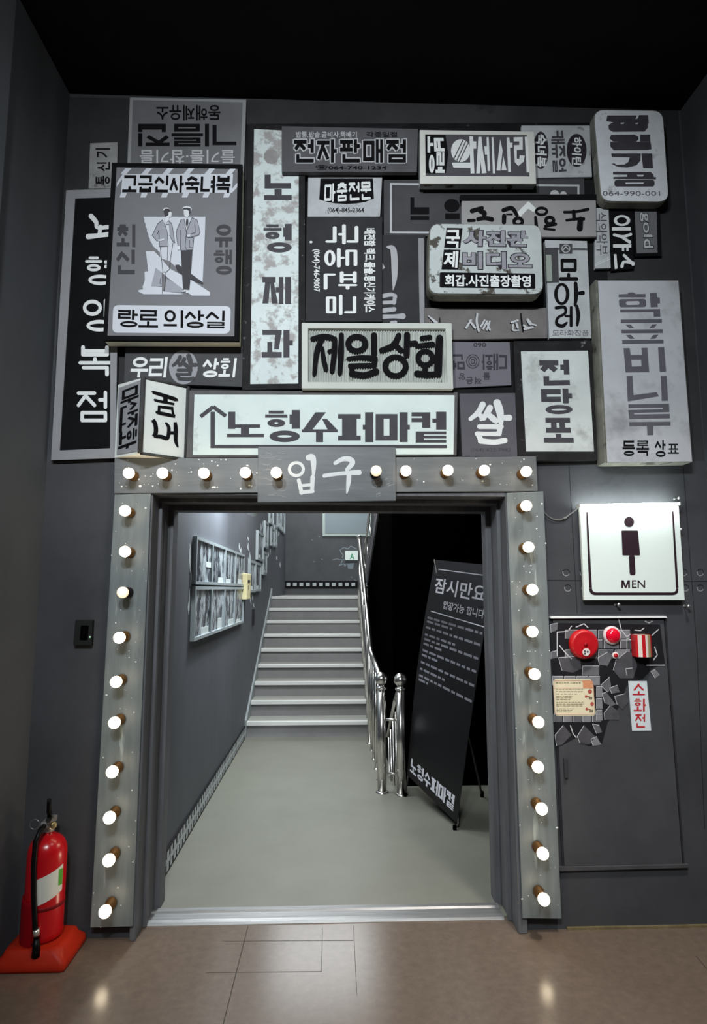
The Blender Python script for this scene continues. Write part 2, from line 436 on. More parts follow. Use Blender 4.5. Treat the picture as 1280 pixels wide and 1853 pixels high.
# floor of the hall: brown sheet vinyl with seams
m = mat('brown_vinyl_floor', (108, 94, 83), 0.19, var=0.16, scale=24.0, rust=(2.2, 0.64, (88, 78, 71)), spec=0.55, bump=0.015)
mb = MB(); mb.box((XL - 0.2, -3.2, -0.1), (XR + 0.2, WALL + 0.12, 0)); floor = struct(mb.build('floor', m))
seam = mat('floor_seam', (58, 52, 47), 0.7); mb = MB()
def seam_line(x0, y0, x1, y1, wd=0.0035):
    a = FLOOR.at(x0, y0, 0.0006); b = FLOOR.at(x1, y1, 0.0006); n = (b - a).cross(Vector((0, 0, 1))).normalized() * wd / 2
    mb.face([a + n, b + n, b - n, a - n])
seam_line(449, 1676, 404, 1853); seam_line(640, 1675, 646, 1800, 0.002); seam_line(404, 1703, 640, 1702, 0.0022); seam_line(372, 1760, 582, 1758, 0.0025); seam_line(584, 1680, 582, 1758, 0.002); seam_line(1260, 1730, 1279, 1752, 0.003)
struct(mb.build('seam', seam, floor))
mb = MB(); mb.box((XL - 0.2, 0.9, TOP), (XR + 0.2, WALL + 0.3, TOP + 0.1)); struct(mb.build('ceiling', M_ceil))
mb = MB(); mb.box((XL - 0.2, 2.45, 0), (XL, WALL + 0.3, TOP)); struct(mb.build('wall_left', M_side))
mb = MB(); mb.box((XL - 0.2, -0.2, 0), (-1.385, 2.45, TOP + 0.6)); struct(mb.build('wall_left_pier', M_side))
mb = MB(); mb.box((XR, -0.2, 0), (XR + 0.2, WALL + 0.3, TOP)); struct(mb.build('wall_right', M_wall))

# doorway: stepped dark frame with a metal threshold
door = thing('door_1', 'dark stepped frame around the open entrance', 'doorway', (0, WALL, 0)); door['kind'] = 'structure'
for sgn, nm in ((-1, 'jamb'), (1, 'jamb')):
    mb = MB()
    for (xa, xb, ya, yb) in ((0.893, 0.925, 3.085, 3.20), (0.876, 0.925, 3.20, 3.235), (0.884, 0.925, 3.235, 3.36), (0.856, 0.925, 3.36, 3.455)):
        lo, hi = (sgn * xa, sgn * xb) if sgn > 0 else (-xb, -xa)
        mb.box((lo + (0.005 if sgn < 0 else -0.012), ya, 0.0), (hi, yb, 2.09))
    mb.build('jamb', M_jamb, door, 0.004)
mb = MB()
for (za, ya, yb) in ((2.066, 3.085, 3.20), (2.045, 3.20, 3.235), (2.052, 3.235, 3.36), (2.022, 3.36, 3.455)):
    mb.box((-0.93, ya, za), (0.92, yb, 2.10))
mb.build('head', M_jamb, door, 0.004)
mb = MB()
prof = [(3.215, 0.0), (3.222, 0.010), (3.245, 0.013), (3.255, 0.007), (3.31, 0.008), (3.318, 0.016), (3.348, 0.016), (3.356, 0.006), (3.37, 0.005), (3.37, -0.02), (3.215, -0.02)]
mb.prism([(-0.885, y, z) for y, z in prof], [(0.85, y, z) for y, z in prof]); mb.build('threshold', M_alu, door)

# corridor beyond
M_cwall = mat('corridor_wall_paint', (92, 95, 102), 0.62, var=0.16, scale=2.6, stretch=(1, 1, 0.5), spec=0.45, bump=0.03)
M_cfloor = mat('grey_corridor_floor', (120, 120, 110), 0.42, var=0.09, scale=2.5, rust=(5.0, 0.70, (118, 118, 112)), spec=0.4)
CX = -0.935; D0, TR, RS = 7.0, 0.32, 0.165
YEND = 12.5
mb = MB(); mb.box((-1.1, 3.24, -0.1), (0.53, D0 + 0.05, 0.004)); mb.box((0.53, 3.24, -0.1), (1.6, 5.27, 0.004)); struct(mb.build('corridor_floor', M_cfloor))
mb = MB(); mb.box((CX - 0.15, 3.42, 0), (CX, YEND + 0.2, 4.9)); struct(mb.build('wall_corridor_left', M_cwall))
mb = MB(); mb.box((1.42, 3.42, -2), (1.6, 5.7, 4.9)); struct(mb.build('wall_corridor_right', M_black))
mb = MB(); mb.box((CX, YEND, RS * 9), (1.6, YEND + 0.15, 4.9)); struct(mb.build('wall_landing', mat('landing_wall_paint', (98, 99, 102), 0.6, var=0.15, scale=3)))
mb = MB(); mb.box((CX - 0.15, 3.42, 3.5), (1.6, 7.3, 3.6)); mb.box((CX - 0.15, 7.3, 4.8), (1.6, YEND + 0.2, 4.9)); struct(mb.build('corridor_ceiling', M_ceil))
# solid black block standing in for the dark open stairwell under the upper flight
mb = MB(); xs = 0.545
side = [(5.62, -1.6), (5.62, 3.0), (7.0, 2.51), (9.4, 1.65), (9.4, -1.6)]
mb.prism([(xs, y, z) for y, z in side], [(1.5, y, z) for y, z in side]); struct(mb.build('stairwell_dark_block', M_black))
mb = MB(); lo = [(5.62, 3.0), (7.0, 2.51), (9.4, 1.65)]; up = [(9.4, 1.80), (7.0, 2.66), (5.62, 3.15)]
mb.prism([(xs - 0.02, y, z) for y, z in lo + up], [(xs + 0.1, y, z) for y, z in lo + up]); struct(mb.build('trim_1', mat('stringer_paint', (104, 104, 108), 0.5)))

# staircase
st = thing('staircase', 'grey flight of nine steps with bright metal nosing strips', 'stairs', (-0.25, D0, 0))
M_step = mat('grey_step_vinyl', (160, 160, 154), 0.6, var=0.06, scale=9); M_riser = mat('grey_riser_paint', (142, 141, 142), 0.7, var=0.08, scale=6)
M_nose = mat('nosing_metal', (240, 242, 240), 0.35, metal=0.2)
for k in range(9):
    y = D0 + TR * k; z = RS * (k + 1); mb = MB()
    mb.box((CX + .004, y + 0.004, z - RS), (0.44, y + TR + (0.0 if k == 8 else 0.05), z - 0.03), 1); mb.box((CX + .004, y - 0.015, z - 0.03), (0.44, y + TR + (0.0 if k == 8 else 0.02), z), 0)
    s_ = mb.build('step', [M_step, M_riser], st)
    mb = MB(); mb.box((CX + 0.01, y - 0.022, z - 0.034), (0.43, y + 0.035, z + 0.004)); mb.build('nosing', M_nose, s_, 0.002)
mb = MB(); mb.box((CX, D0 + TR * 9, 1.30), (1.5, YEND, RS * 9)); mb.box((0.441, 9.42, 1.30), (1.5, D0 + TR * 9, RS * 9)); struct(mb.build('landing_floor', M_step))
# skirtings painted like film strip
M_film = mat('film_black', (16, 15, 19), 0.5); M_hole = mat('film_white', (205, 212, 214), 0.6)
bs = MB(); bs.box((CX, 3.47, 0.004), (CX + 0.012, D0 - 0.02, 0.135)); bl = struct(bs.build('baseboard_left', M_film))
mb = MB()
for k in range(44):
    y = 3.50 + k * 0.0785
    for z in (0.02, 0.092):
        mb.face([(CX + 0.0135, y, z), (CX + 0.0135, y + 0.048, z), (CX + 0.0135, y + 0.048, z + 0.036), (CX + 0.0135, y, z + 0.036)])
    mb.face([(CX + 0.0135, y, 0.058), (CX + 0.0135, y + 0.074, 0.058), (CX + 0.0135, y + 0.074, 0.09), (CX + 0.0135, y, 0.09)])
struct(mb.build('film_marking', M_hole, bl))
z0 = RS * 9; bs = MB(); bs.box((CX, YEND - 0.012, z0 + .135), (1.4, YEND, z0 + 0.275)); bb = struct(bs.build('baseboard_back', M_film)); mb = MB()
for k in range(15):
    x = CX + 0.03 + k * 0.13; mb.box((x, YEND - 0.015, z0 + 0.175), (x + 0.075, YEND - 0.011, z0 + 0.24))
struct(mb.build('film_marking', M_hole, bb))
bs = MB(); e = [(D0 - 0.05, 0.0), (D0 + TR * 8 + 0.1, RS * 9 - 0.02), (D0 + TR * 8 + 0.1, RS * 9 + 0.13), (D0 - 0.05, 0.19)]
bs.prism([(CX + 0.02, y, z) for y, z in e], [(CX, y, z) for y, z in e]); struct(bs.build('baseboard_stair', mat('pale_skirting', (150, 158, 160), 0.45)))

mb = MB(); mb.box((1.12, WALL - .012, 0), (XR, WALL, .011)); struct(mb.build('baseboard_right', mat('worn_yellow_edge', (118, 106, 78), .8, var=.4, scale=12)))
# painted panel lines and bolt heads on the wall beside the doorway
P0 = wallp(0.0)
M_line = mat('panel_line_paint', (34, 34, 38), 0.8); M_pale = mat('pale_brush_paint', (150, 152, 156), 0.7)
ink = Ink()
for a in ((1030, 838, 1045, 1110), (1237, 845, 1262, 1180), (1262, 1180, 1276, 1500)): ink.line(*a, 1.1)
ink.line(990, 1050, 1280, 1052, 1.0)
struct(ink.lay('panel_line', M_line, P0, 0.0012, wall_back))
ink = Ink()
for cx, cy in ((1025, 1036), (1028, 1064), (1056, 1036), (1059, 1064), (1238, 1036), (1241, 1064), (1268, 1036), (1268, 1064)): ink.ringp(arc(cx, cy, 6.5, 6.5, 20, 200, 16), arc(cx, cy, 5.2, 5.2, 20, 200, 16))
struct(ink.lay('bolt_marking', M_pale, P0, 0.0014, wall_back))
ink = Ink()
for cx, cy in ((1025, 1036), (1028, 1064), (1056, 1036), (1059, 1064), (1238, 1036), (1241, 1064), (1268, 1036), (1268, 1064)): ink.ringp(arc(cx, cy, 6.5, 6.5, 200, 380, 16), arc(cx, cy, 5.4, 5.4, 200, 380, 16))
struct(ink.lay('bolt_marking', M_line, P0, 0.0014, wall_back))
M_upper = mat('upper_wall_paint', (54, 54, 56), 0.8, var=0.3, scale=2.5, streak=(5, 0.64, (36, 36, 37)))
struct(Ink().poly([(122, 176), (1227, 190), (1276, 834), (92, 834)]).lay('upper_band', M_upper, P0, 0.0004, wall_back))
# rusty dark ground painted behind the crowd of signs
M_ground = mat('sooty_ground_paint', (27, 27, 28), 0.85, var=0.4, scale=7, rust=(9.0, 0.66, (84, 84, 86)), streak=(10, 0.62, (16, 15, 15)))
struct(Ink().poly([(446, 224), (1092, 222), (1100, 500), (1100, 840), (930, 845), (930, 826), (438, 826), (438, 706), (446, 500)]).lay('painted_ground', M_ground, P0, 0.001, wall_back))

# ================================================================== SIGNS
GROUP = 'old painted shop signs crowded on the wall'
def sign(label, q, stand, name='shop_sign', cat='sign'): return thing(name, label, cat, base_at(q, stand), GROUP)
def art(ink, name, m, stand, root, lvl=1): return ink.lay(name, m, wallp(stand), 0.0011 * lvl, root)

S_white = mat('aged_white_paint', (206, 211, 209), 0.65, var=0.10, scale=5, rust=(4.5, 0.53, (132, 131, 130)), soft=.22)
S_clean = mat('clean_white_paint', (226, 232, 232), 0.6, var=0.05, scale=5)
S_pale = mat('pale_grey_paint', (184, 187, 190), 0.65, var=0.16, scale=9, rust=(14, 0.60, (128, 128, 130)), soft=.1)
S_blot = mat('blotched_white_paint', (212, 222, 222), 0.65, var=0.10, scale=5, rust=(15, 0.50, (164, 161, 160)), soft=.10)
S_mid = mat('mid_grey_paint', (112, 112, 115), 0.7, var=0.12, scale=6)
S_mid2 = mat('grey_sign_paint', (128, 126, 132), 0.7, var=0.10, scale=5, rust=(12, 0.70, (84, 82, 84)))
S_dark = mat('dark_grey_paint', (72, 72, 75), 0.7, var=0.18, scale=6)
S_black = mat('black_sign_paint', (20, 20, 22), 0.8, spec=.08, var=0.25, scale=8)
S_char = mat('charcoal_sign_paint', (50, 50, 53), 0.7, var=0.22, scale=6, rust=(9, 0.68, (34, 34, 35)))
S_rusty = mat('rusty_white_metal', (188, 194, 194), 0.55, var=0.14, scale=6, rust=(12, 0.555, (78, 74, 68)), soft=.05)
S_edge = mat('grimy_metal_edge', (120, 120, 112), 0.6, var=0.35, scale=9, rust=(10, 0.58, (60, 57, 52)))
I_black = mat('black_lettering', (20, 19, 22), 0.8, spec=.08)
I_dark = mat('dark_grey_lettering', (72, 70, 76), 0.65, var=0.14, scale=16)
I_grey = mat('grey_lettering', (96, 94, 102), 0.65, var=0.10, scale=14)
I_mid = mat('mid_grey_lettering', (150, 150, 156), 0.6, var=0.06, scale=8)
I_white = mat('white_lettering', (226, 228, 228), 0.6)
I_pale = mat('pale_lettering', (190, 191, 194), 0.6, var=0.08, scale=12)

# 1 upside-down oil sign at the very top
q = [(235, 176), (446, 180), (441, 330), (229, 330)]
o = sign('grey sign with pale border and upside-down writing, topmost, behind the fashion poster box', q, .02)
slab('panel', q, .02, .018, S_mid, o); frame('border', q, inset(q, 6, 5, 7, 2), .0225, .004, mat('border_grey_paint', (150, 151, 153), 0.7), o)
ink = Ink(); ink.font('동해제유소', Q(283, 190, 399, 218), .018, 180); ink.hangul('기름집', Q(250, 224, 428, 265), .15, .13, 180, gap=.06); art(ink, 'lettering', I_black, .02, o)
art(Ink().font('들기름·참기름', Q(253, 271, 425, 296), .012, 180), 'lettering', I_pale, .02, o)
# 2 small upright sign
q = [(163, 259), (213, 257), (211, 341), (160, 341)]
o = sign('small pale upright sign with sideways writing, above the tall black white-bordered sign', q, .03)
slab('panel', q, .03, .025, mat('faded_grey_paint', (150, 150, 148), .7, var=.25, scale=9, rust=(10, .6, (84, 83, 82))), o)
art(Ink().font('통', Q(173, 318, 199, 334), .02, 'ccw').font('신', Q(175, 293, 199, 310), .02, 'ccw').font('기', Q(173, 268, 199, 285), .02, 'ccw'), 'lettering', I_black, .03, o)
# 3 tall black sign with brush letters
q = [(119.5, 344), (216, 341), (209, 829), (92, 833)]
o = sign('tall black sign with thick grey border and white brush letters, by the wall corner', q, .03)
slab('panel', q, .03, .028, S_black, o)
frame('border', q, [(136, 359), (200, 357), (199, 811), (108, 815)], .034, .006, mat('border_pale_paint', (146, 146, 150), .7, var=.1, scale=5), o)
ink = Ink()
ink.brush([(165, 391, 9), (174, 402, 8), (176, 412, 6), (195, 411, 8)]).brush([(182, 410, 7), (180, 424, 7)]).brush([(160, 428, 10), (180, 426, 8), (196, 424, 9)])
for ch, b in (('형', (154, 463, 203, 516)), ('양', (150, 541, 204, 600))): ink.hangul(ch, Q(*b), .115, .115, rnd=True)
for ch, b in (('복', (142, 625, 202, 681)), ('점', (139, 707, 194, 764))): ink.hangul(ch, Q(*b), .115, .115, rnd=True)
art(ink, 'lettering', I_white, .03, o)
# 4 fashion poster light box
q = [(202.5, 294), (439, 297), (433, 617), (186, 616)]; s = .125
o = sign('light box poster with a drawn couple in suits, cream sides and black frame', q, s, 'poster_box')
slab('box_body', inset(q, 1), s - .004, s - .039, mat('cream_box_side', (246, 242, 218), .55, var=.06, scale=5), o)
frame('frame', q, inset(q, 8, 8, 9, 9), s + .004, .02, S_black, o)
slab('panel', inset(q, 7, 7, 8, 8), s, .004, mat('poster_grey', (120, 120, 124), .6, var=.05, scale=5), o)
M_pA = mat('poster_light', (205, 208, 216), .6); M_pB = mat('poster_shade', (160, 161, 170), .6); M_pC = mat('poster_dark', (66, 65, 70), .6)
ink = Ink()
for k in range(6): ink.poly([(227 + 38 * k, 304.5), (238 + 38 * k, 304.5), (229 + 38 * k, 315), (218 + 38 * k, 315)])
for k in range(6): ink.poly([(219 + 37.5 * k, 349), (230 + 37.5 * k, 349), (226.5 + 37.5 * k, 357.5), (216.5 + 37.5 * k, 357.5)])
ink.poly([(212, 330), (222, 315), (228, 315), (211, 338)]).poly([(430, 330), (430, 338), (420, 349), (414, 349)])
ink.poly([(222, 315), (422, 315), (420, 349), (219, 349)]); art(ink, 'stripe_banner', M_pA, s, o)
art(Ink().hangul('고급신사숙녀복', [(223, 317), (418, 318), (417, 349), (221, 348)], .17, .17, gap=.08), 'lettering', I_black, s, o, 2)
ink = Ink()
for ch, b in (('최', (211, 406, 245, 447)), ('신', (209, 452, 244, 496)), ('유', (389, 406, 421, 447)), ('행', (387, 452, 420, 497))): ink.hangul(ch, Q(*b), .17, .17)
art(ink, 'lettering', M_pC, s, o)
art(Ink().poly(rrect([(205, 552), (418, 554), (416, 604), (203, 602)], 10)), 'caption_plate', M_pA, s, o)
art(Ink().hangul('랑로', [(214, 560), (287, 561), (286, 593), (213, 592)], .13, .13, gap=.04).hangul('의상실', [(296, 561), (407, 562), (406, 594), (296, 593)], .13, .13, gap=.05), 'lettering', I_black, s, o, 2)
def fp(x, y): return (250 + x / 9.846, 365 + y / 9.846)
def fpoly(ink, pts): return ink.poly([fp(*p) for p in pts])
ink = Ink(); L_ = [(95, 270)]
for k in range(1, 14): L_ += [(95 + (275 - 95) * k / 13 * .82 + (6 if k % 2 else -6) + 60 * (k / 13) ** 6, 270 + 560 * k / 13)]
fpoly(ink, L_ + [(390, 900), (400, 1010), (560, 1060), (780, 1260), (1150, 1450), (1175, 900), (1190, 600), (1200, 268)])
fpoly(ink, [(140, 885), (285, 880), (410, 1010), (560, 1190), (980, 1415), (1280, 1610), (1280, 1675), (960, 1672), (800, 1560), (560, 1380), (410, 1250), (310, 1180), (250, 1500), (430, 1520), (430, 1590), (800, 1640), (780, 1650), (100, 1648), (0, 1600), (10, 1575), (90, 1560), (80, 1520), (120, 1400), (115, 1250), (180, 1240)])
art(ink, 'drawing', M_pA, s, o)
ink = Ink()
fpoly(ink, [(310, 1175), (420, 1260), (430, 1510), (235, 1505), (260, 1380), (280, 1320)]); fpoly(ink, [(500, 1370), (660, 1450), (800, 1570), (760, 1620), (480, 1600)])
fpoly(ink, [(440, 330), (350, 390), (250, 600), (340, 700), (370, 700), (380, 800), (520, 800), (525, 560), (470, 390)]); fpoly(ink, [(540, 330), (600, 380), (660, 730), (620, 740), (560, 560)])
fpoly(ink, [(760, 310), (700, 480), (675, 600), (705, 790), (745, 790), (760, 865), (980, 860), (995, 640), (1090, 600), (1105, 540), (1050, 330), (960, 280), (850, 520), (820, 300)])
art(ink, 'drawing', M_pB, s, o, 2)
ink = Ink()
fpoly(ink, [(760, 865), (970, 865), (950, 1180), (915, 1570), (800, 1560), (775, 1150)]); fpoly(ink, [(860, 310), (890, 300), (895, 380), (870, 470), (850, 390)])
fpoly(ink, [(455, 140), (480, 110), (530, 120), (590, 180), (540, 200), (545, 245), (480, 260), (460, 190)]); fpoly(ink, [(800, 130), (820, 100), (930, 100), (935, 180), (915, 230), (905, 150), (880, 180), (860, 135)])
for a in ([(440, 320), (350, 390), (250, 600), (340, 705)], [(470, 380), (525, 560), (535, 790), (380, 800), (370, 500), (345, 580)], [(540, 330), (605, 400), (655, 735), (600, 680), (560, 590)],
          [(490, 400), (550, 405)], [(395, 800), (440, 1250), (500, 1255), (560, 1200), (580, 1000), (620, 740)], [(530, 800), (520, 1050)], [(440, 1260), (430, 1640)], [(495, 1260), (465, 1600)], [(400, 1370), (390, 1440), (410, 1470)],
          [(770, 310), (690, 500), (680, 600), (715, 800), (750, 860), (760, 600), (750, 500)], [(820, 300), (860, 540), (840, 800), (870, 860), (975, 860), (995, 640), (870, 630), (855, 600), (1020, 550), (1010, 400)], [(960, 280), (860, 540)], [(960, 280), (1055, 330), (1105, 545), (1080, 590), (950, 630)], [(920, 690), (910, 810), (980, 820)]):
    ink.path([fp(*p) for p in a], .9, False)
fpoly(ink, [(660, 1130), (720, 1120), (1160, 1440), (1150, 1470), (920, 1380), (700, 1240)])
art(ink, 'drawing', M_pC, s, o, 3)
ink = Ink()
fpoly(ink, [(545, 185), (585, 175), (600, 205), (592, 270), (555, 275), (545, 330), (500, 380), (478, 340), (500, 265), (540, 240)]); fpoly(ink, [(440, 150), (470, 108), (520, 105), (560, 130), (530, 125), (480, 125), (455, 160)])
fpoly(ink, [(812, 140), (870, 140), (905, 165), (910, 235), (880, 285), (840, 265), (818, 225)]); fpoly(ink, [(790, 130), (800, 95), (860, 78), (930, 90), (955, 130), (940, 200), (937, 120), (880, 108), (815, 112)])
fpoly(ink, [(345, 680), (420, 665), (470, 650), (455, 690), (370, 700)]); fpoly(ink, [(700, 790), (745, 785), (745, 850), (715, 860), (695, 830)]); fpoly(ink, [(870, 590), (935, 580), (925, 625), (870, 625)]); fpoly(ink, [(770, 1590), (830, 1570), (840, 1600), (790, 1608)]); fpoly(ink, [(855, 1590), (895, 1585), (895, 1630), (855, 1630)])
art(ink, 'drawing', mat('poster_skin', (216, 219, 224), .6), s, o, 4)
# 5 rice merchant sign
q = [(227, 629), (440, 627), (438, 700), (224, 692)]
o = sign('dark sign with white letters each side of a grey disc, under the fashion poster box', q, .03); slab('panel', q, .03, .025, S_dark, o)
art(Ink().disc(332, 664.5, 26, 31), 'disc', I_mid, .03, o)
def rice(ink, b, k=1.0):
    X = lambda x: b[0] + (x - 850) / 73 * (b[2] - b[0]); Y = lambda y: b[1] + (y - 725) / 78 * (b[3] - b[1]); W = (b[2] - b[0]) / 73 * k
    for st_ in ([(874, 732, 9), (866, 746, 8), (852, 758, 6)], [(863, 746, 5), (873, 755, 8), (876, 757, 7)], [(887, 738, 9), (879, 752, 8), (871, 759, 5)], [(880, 746, 5), (891, 756, 9), (898, 762, 8)],
                [(900, 729, 11), (905, 745, 11), (907, 765, 7)], [(906, 756, 7), (922, 756, 9)], [(868, 772, 7), (890, 772, 7), (907, 772, 8)], [(905, 772, 8), (904, 785, 7)], [(864, 785, 7), (885, 785, 6), (904, 785, 7)], [(865, 785, 7), (871, 797, 8)], [(870, 798, 8), (895, 800, 8), (914, 797, 8)]):
        ink.brush([(X(x), Y(y), w_ * W) for x, y, w_ in st_])
    return ink
art(rice(Ink(), (312, 642, 355, 688), 1.4), 'lettering', S_dark, .03, o, 2)
art(Ink().hangul('우리', [(239, 646), (304, 646), (300, 683), (235, 683)], .15, .15, gap=.06).hangul('상회', [(368, 648), (429, 648), (425, 683), (363, 683)], .15, .15, gap=.06), 'lettering', I_white, .03, o)
# 6 wedge lantern sign: two faces meeting in a corner towards the viewer
o = sign('white two-sided corner lantern sign with sideways black letters, at the beam end', [(211, 684), (342, 684), (342, 828), (211, 828)], .1, 'lantern_sign')
A = wallp(.16); B = wallp(.045); Cc = wallp(.012)
ct, cb = A.at(260, 683), A.at(256, 820); lt, lb_ = B.at(213, 700), B.at(208, 824); rt, rb = Cc.at(343, 705), Cc.at(338, 829)
lt.x = lb_.x = (lt.x + lb_.x) / 2; zt = ct.z; zb = cb.z
P3 = lambda p, z: Vector((p.x, p.y, z))
ct, cb, lt, lb_, rt, rb = P3(ct, zt), P3(ct, zb), P3(lt, zt), P3(lt, zb), P3(rt, zt), P3(rt, zb)
bl_, br_ = Vector((lt.x, WALL - .003, zt)), Vector((rt.x, WALL - .003, zt))
mb = MB(); top = [ct, rt, br_, bl_, lt]; mb.prism([P3(p, zt) for p in top], [P3(p, zb) for p in top]); mb.build('housing', mat('lantern_white', (226, 230, 226), .55, var=.05, scale=6), o)
PL = Plane(ct, (ct - lt).cross(Vector((0, 0, 1)))); PR = Plane(ct, (rt - ct).cross(Vector((0, 0, 1))))
if PL.n.y > 0: PL.n = -PL.n
if PR.n.y > 0: PR.n = -PR.n
ln = lambda x, y: (205 + x / 8.828, 675 + y / 8.828)
mb = MB(); mb.tube([ct + Vector((0, -.006, 0)), cb + Vector((0, -.006, 0))], .012, 8); mb.tube([rt + Vector((-.006, -.006, 0)), rb + Vector((-.006, -.006, 0))], .010, 8)
mb.tube([ct, rt], .008, 8); mb.tube([cb, rb], .008, 8); mb.build('edge_strip', mat('grimy_dark_edge', (70, 70, 70), .7, var=.3, scale=12), o)
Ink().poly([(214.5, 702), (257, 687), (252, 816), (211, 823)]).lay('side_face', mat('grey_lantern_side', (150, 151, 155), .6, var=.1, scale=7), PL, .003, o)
lq = [ln(125, 290), ln(415, 175), ln(370, 1150), ln(75, 1255)]
def sub(q, v0, v1, u0=0, u1=1): return [bil(q, u0, v0), bil(q, u1, v0), bil(q, u1, v1), bil(q, u0, v1)]
ink = Ink()
for ch, a, b in (('마', 0, .25), ('산', .245, .47), ('조', .455, .69), ('화', .69, 1)): ink.hangul(ch, sub(lq, a, b), .16, .15, 'cw')
ink.lay('lettering', I_black, PL, .0045, o)
ink = Ink()
for st_ in ([(625, 310, 40), (670, 315, 50), (980, 415, 60), (1010, 445, 30)], [(655, 415, 25), (700, 440, 40), (975, 495, 36)], [(835, 370, 75), (832, 460, 75)], [(715, 535, 40), (960, 565, 50)], [(735, 525, 45), (730, 625, 45)], [(680, 612, 20), (730, 635, 55), (990, 690, 50)], [(940, 560, 40), (965, 690, 40)],
            [(635, 745, 65), (675, 830, 70), (680, 950, 70), (640, 1010, 50)], [(650, 1010, 50), (760, 1015, 60), (860, 1040, 60), (885, 960, 60), (885, 860, 55), (835, 790, 30)], [(990, 785, 50), (1000, 900, 70), (1000, 1080, 60), (1035, 1185, 25)], [(890, 955, 50), (1000, 955, 50)]):
    ink.brush([ln(x, y) + (w_ / 8.828,) for x, y, w_ in st_], False)
ink.lay('lettering', I_black, PR, .003, o)
# 7 long white column sign
q = [(460, 233), (541, 237), (540, 694), (453, 695)]
o = sign('long blotchy white column sign with stacked dark slab letters', q, .04)
frame('frame', [(449, 224), (552, 228), (553, 704), (438, 706)], q, .042, .04, mat('grimy_black_frame', (36, 35, 36), .75, var=.4, scale=10, rust=(14, .62, (120, 120, 122))), o)
slab('panel', q, .04, .035, S_blot, o, bevel=0)
ink = Ink()
for r in ((479, 316, 490, 341), (479, 331, 527, 341), (497, 342, 510, 353), (478, 353, 528, 362)): ink.poly(Q(*r))
ink.hangul('형', Q(477, 405, 528, 457), .2, .24)
ink.poly(Q(475, 501, 499, 511)).poly([(480, 511), (489, 511), (486, 549), (475, 549)]).poly([(489, 511), (496, 511), (503, 549), (492, 549)]).poly(Q(499, 520, 512, 529)).poly(Q(505, 501, 513, 550)).poly(Q(516, 501, 527, 550))
ink.poly(Q(475, 597, 510, 606)).poly([(499, 597), (510, 597), (505, 632), (496, 632)]).poly(Q(484, 619, 493, 642)).poly(Q(474, 637, 510, 647)).poly(Q(513, 597, 524, 647)).poly(Q(520, 616, 530, 625))
art(ink, 'lettering', I_dark, .04, o)
art(Ink().poly(arc(491, 283, 14, 14, n=9)[:-1]), 'stain', mat('old_stain', (150, 147, 146), .7, var=.15, scale=20), .04, o)
# 8 electronics dealer sign
q = [(510, 228), (757, 233), (755, 311), (510, 311)]; s = .075
o = sign('dark grey box sign with outlined black letters and phone number, top middle', q, s); slab('panel', q, s, s - .046, mat('dim_grey_paint', (88, 87, 91), .7, var=.18, scale=7), o)
ink = Ink()
for dx, dy in ((-2.1, -1), (2.1, 1), (1, -2.1), (-1, 2.1), (2, -1.5), (-2, 1.5)): ink.hangul('전자판매점', Q(532 + dx, 252 + dy, 735 + dx, 294 + dy), .17, .16, gap=.16)
art(ink, 'lettering_outline', I_pale, s, o)
art(Ink().hangul('전자판매점', Q(532, 252, 735, 294), .17, .16, gap=.16), 'lettering', I_black, s, o, 2)
art(Ink().font('밥통.밥솥.곰비사.뚝배기', Q(536, 238, 646, 249), .02), 'lettering', I_pale, s, o)
art(Ink().font('각종일절', Q(663, 238.5, 719, 248), .012).font('☎064-740-1234', Q(571, 299, 700, 308), .02), 'lettering', I_black, s, o)
# 9 tailor sign
q = [(558, 318), (692, 320), (688, 392), (557, 392)]
o = sign('pale grey sign with a black curved banner and phone number, under the dark electronics sign', q, .03); slab('panel', q, .03, .025, S_pale, o)
art(Ink().poly([(580, 323), (675, 323), (677, 359), (662, 365), (645, 368), (627, 369), (608, 368), (592, 365), (578, 361)]), 'banner_shape', I_black, .03, o)
art(Ink().hangul('마춤전문', [(588, 332), (672, 328), (673, 361), (587, 366)], .15, .15, rnd=True, gap=.1), 'lettering', I_white, .03, o, 2)
art(Ink().font('(064)-845-2364', Q(593, 375.5, 659, 387), .015), 'lettering', I_black, .03, o)
# 10 sheet metal sign
q = [(555, 392.5), (692, 392), (692, 582), (553, 582)]
o = sign('charcoal sign with sideways white brush letters, two columns and phone number', q, .045); slab('panel', q, .045, .02, S_char, o)
ink = Ink()
for ch, b in (('국', (589, 406, 649, 442)), ('동', (587, 449, 647, 484)), ('판', (586, 491, 647, 524)), ('금', (590, 533, 645, 570))): ink.hangul(ch, Q(*b), .115, .115, 'cw', True)
ink.font('배전함 렉크.물솥.통신기케이스', Q(659, 413, 680, 565), .03, 'cw').font('(064)-746-9007', Q(565, 451, 579, 528), .02, 'cw'); ink.disc(563, 438, 2.6, 2.2)
art(ink, 'lettering', I_white, .045, o)
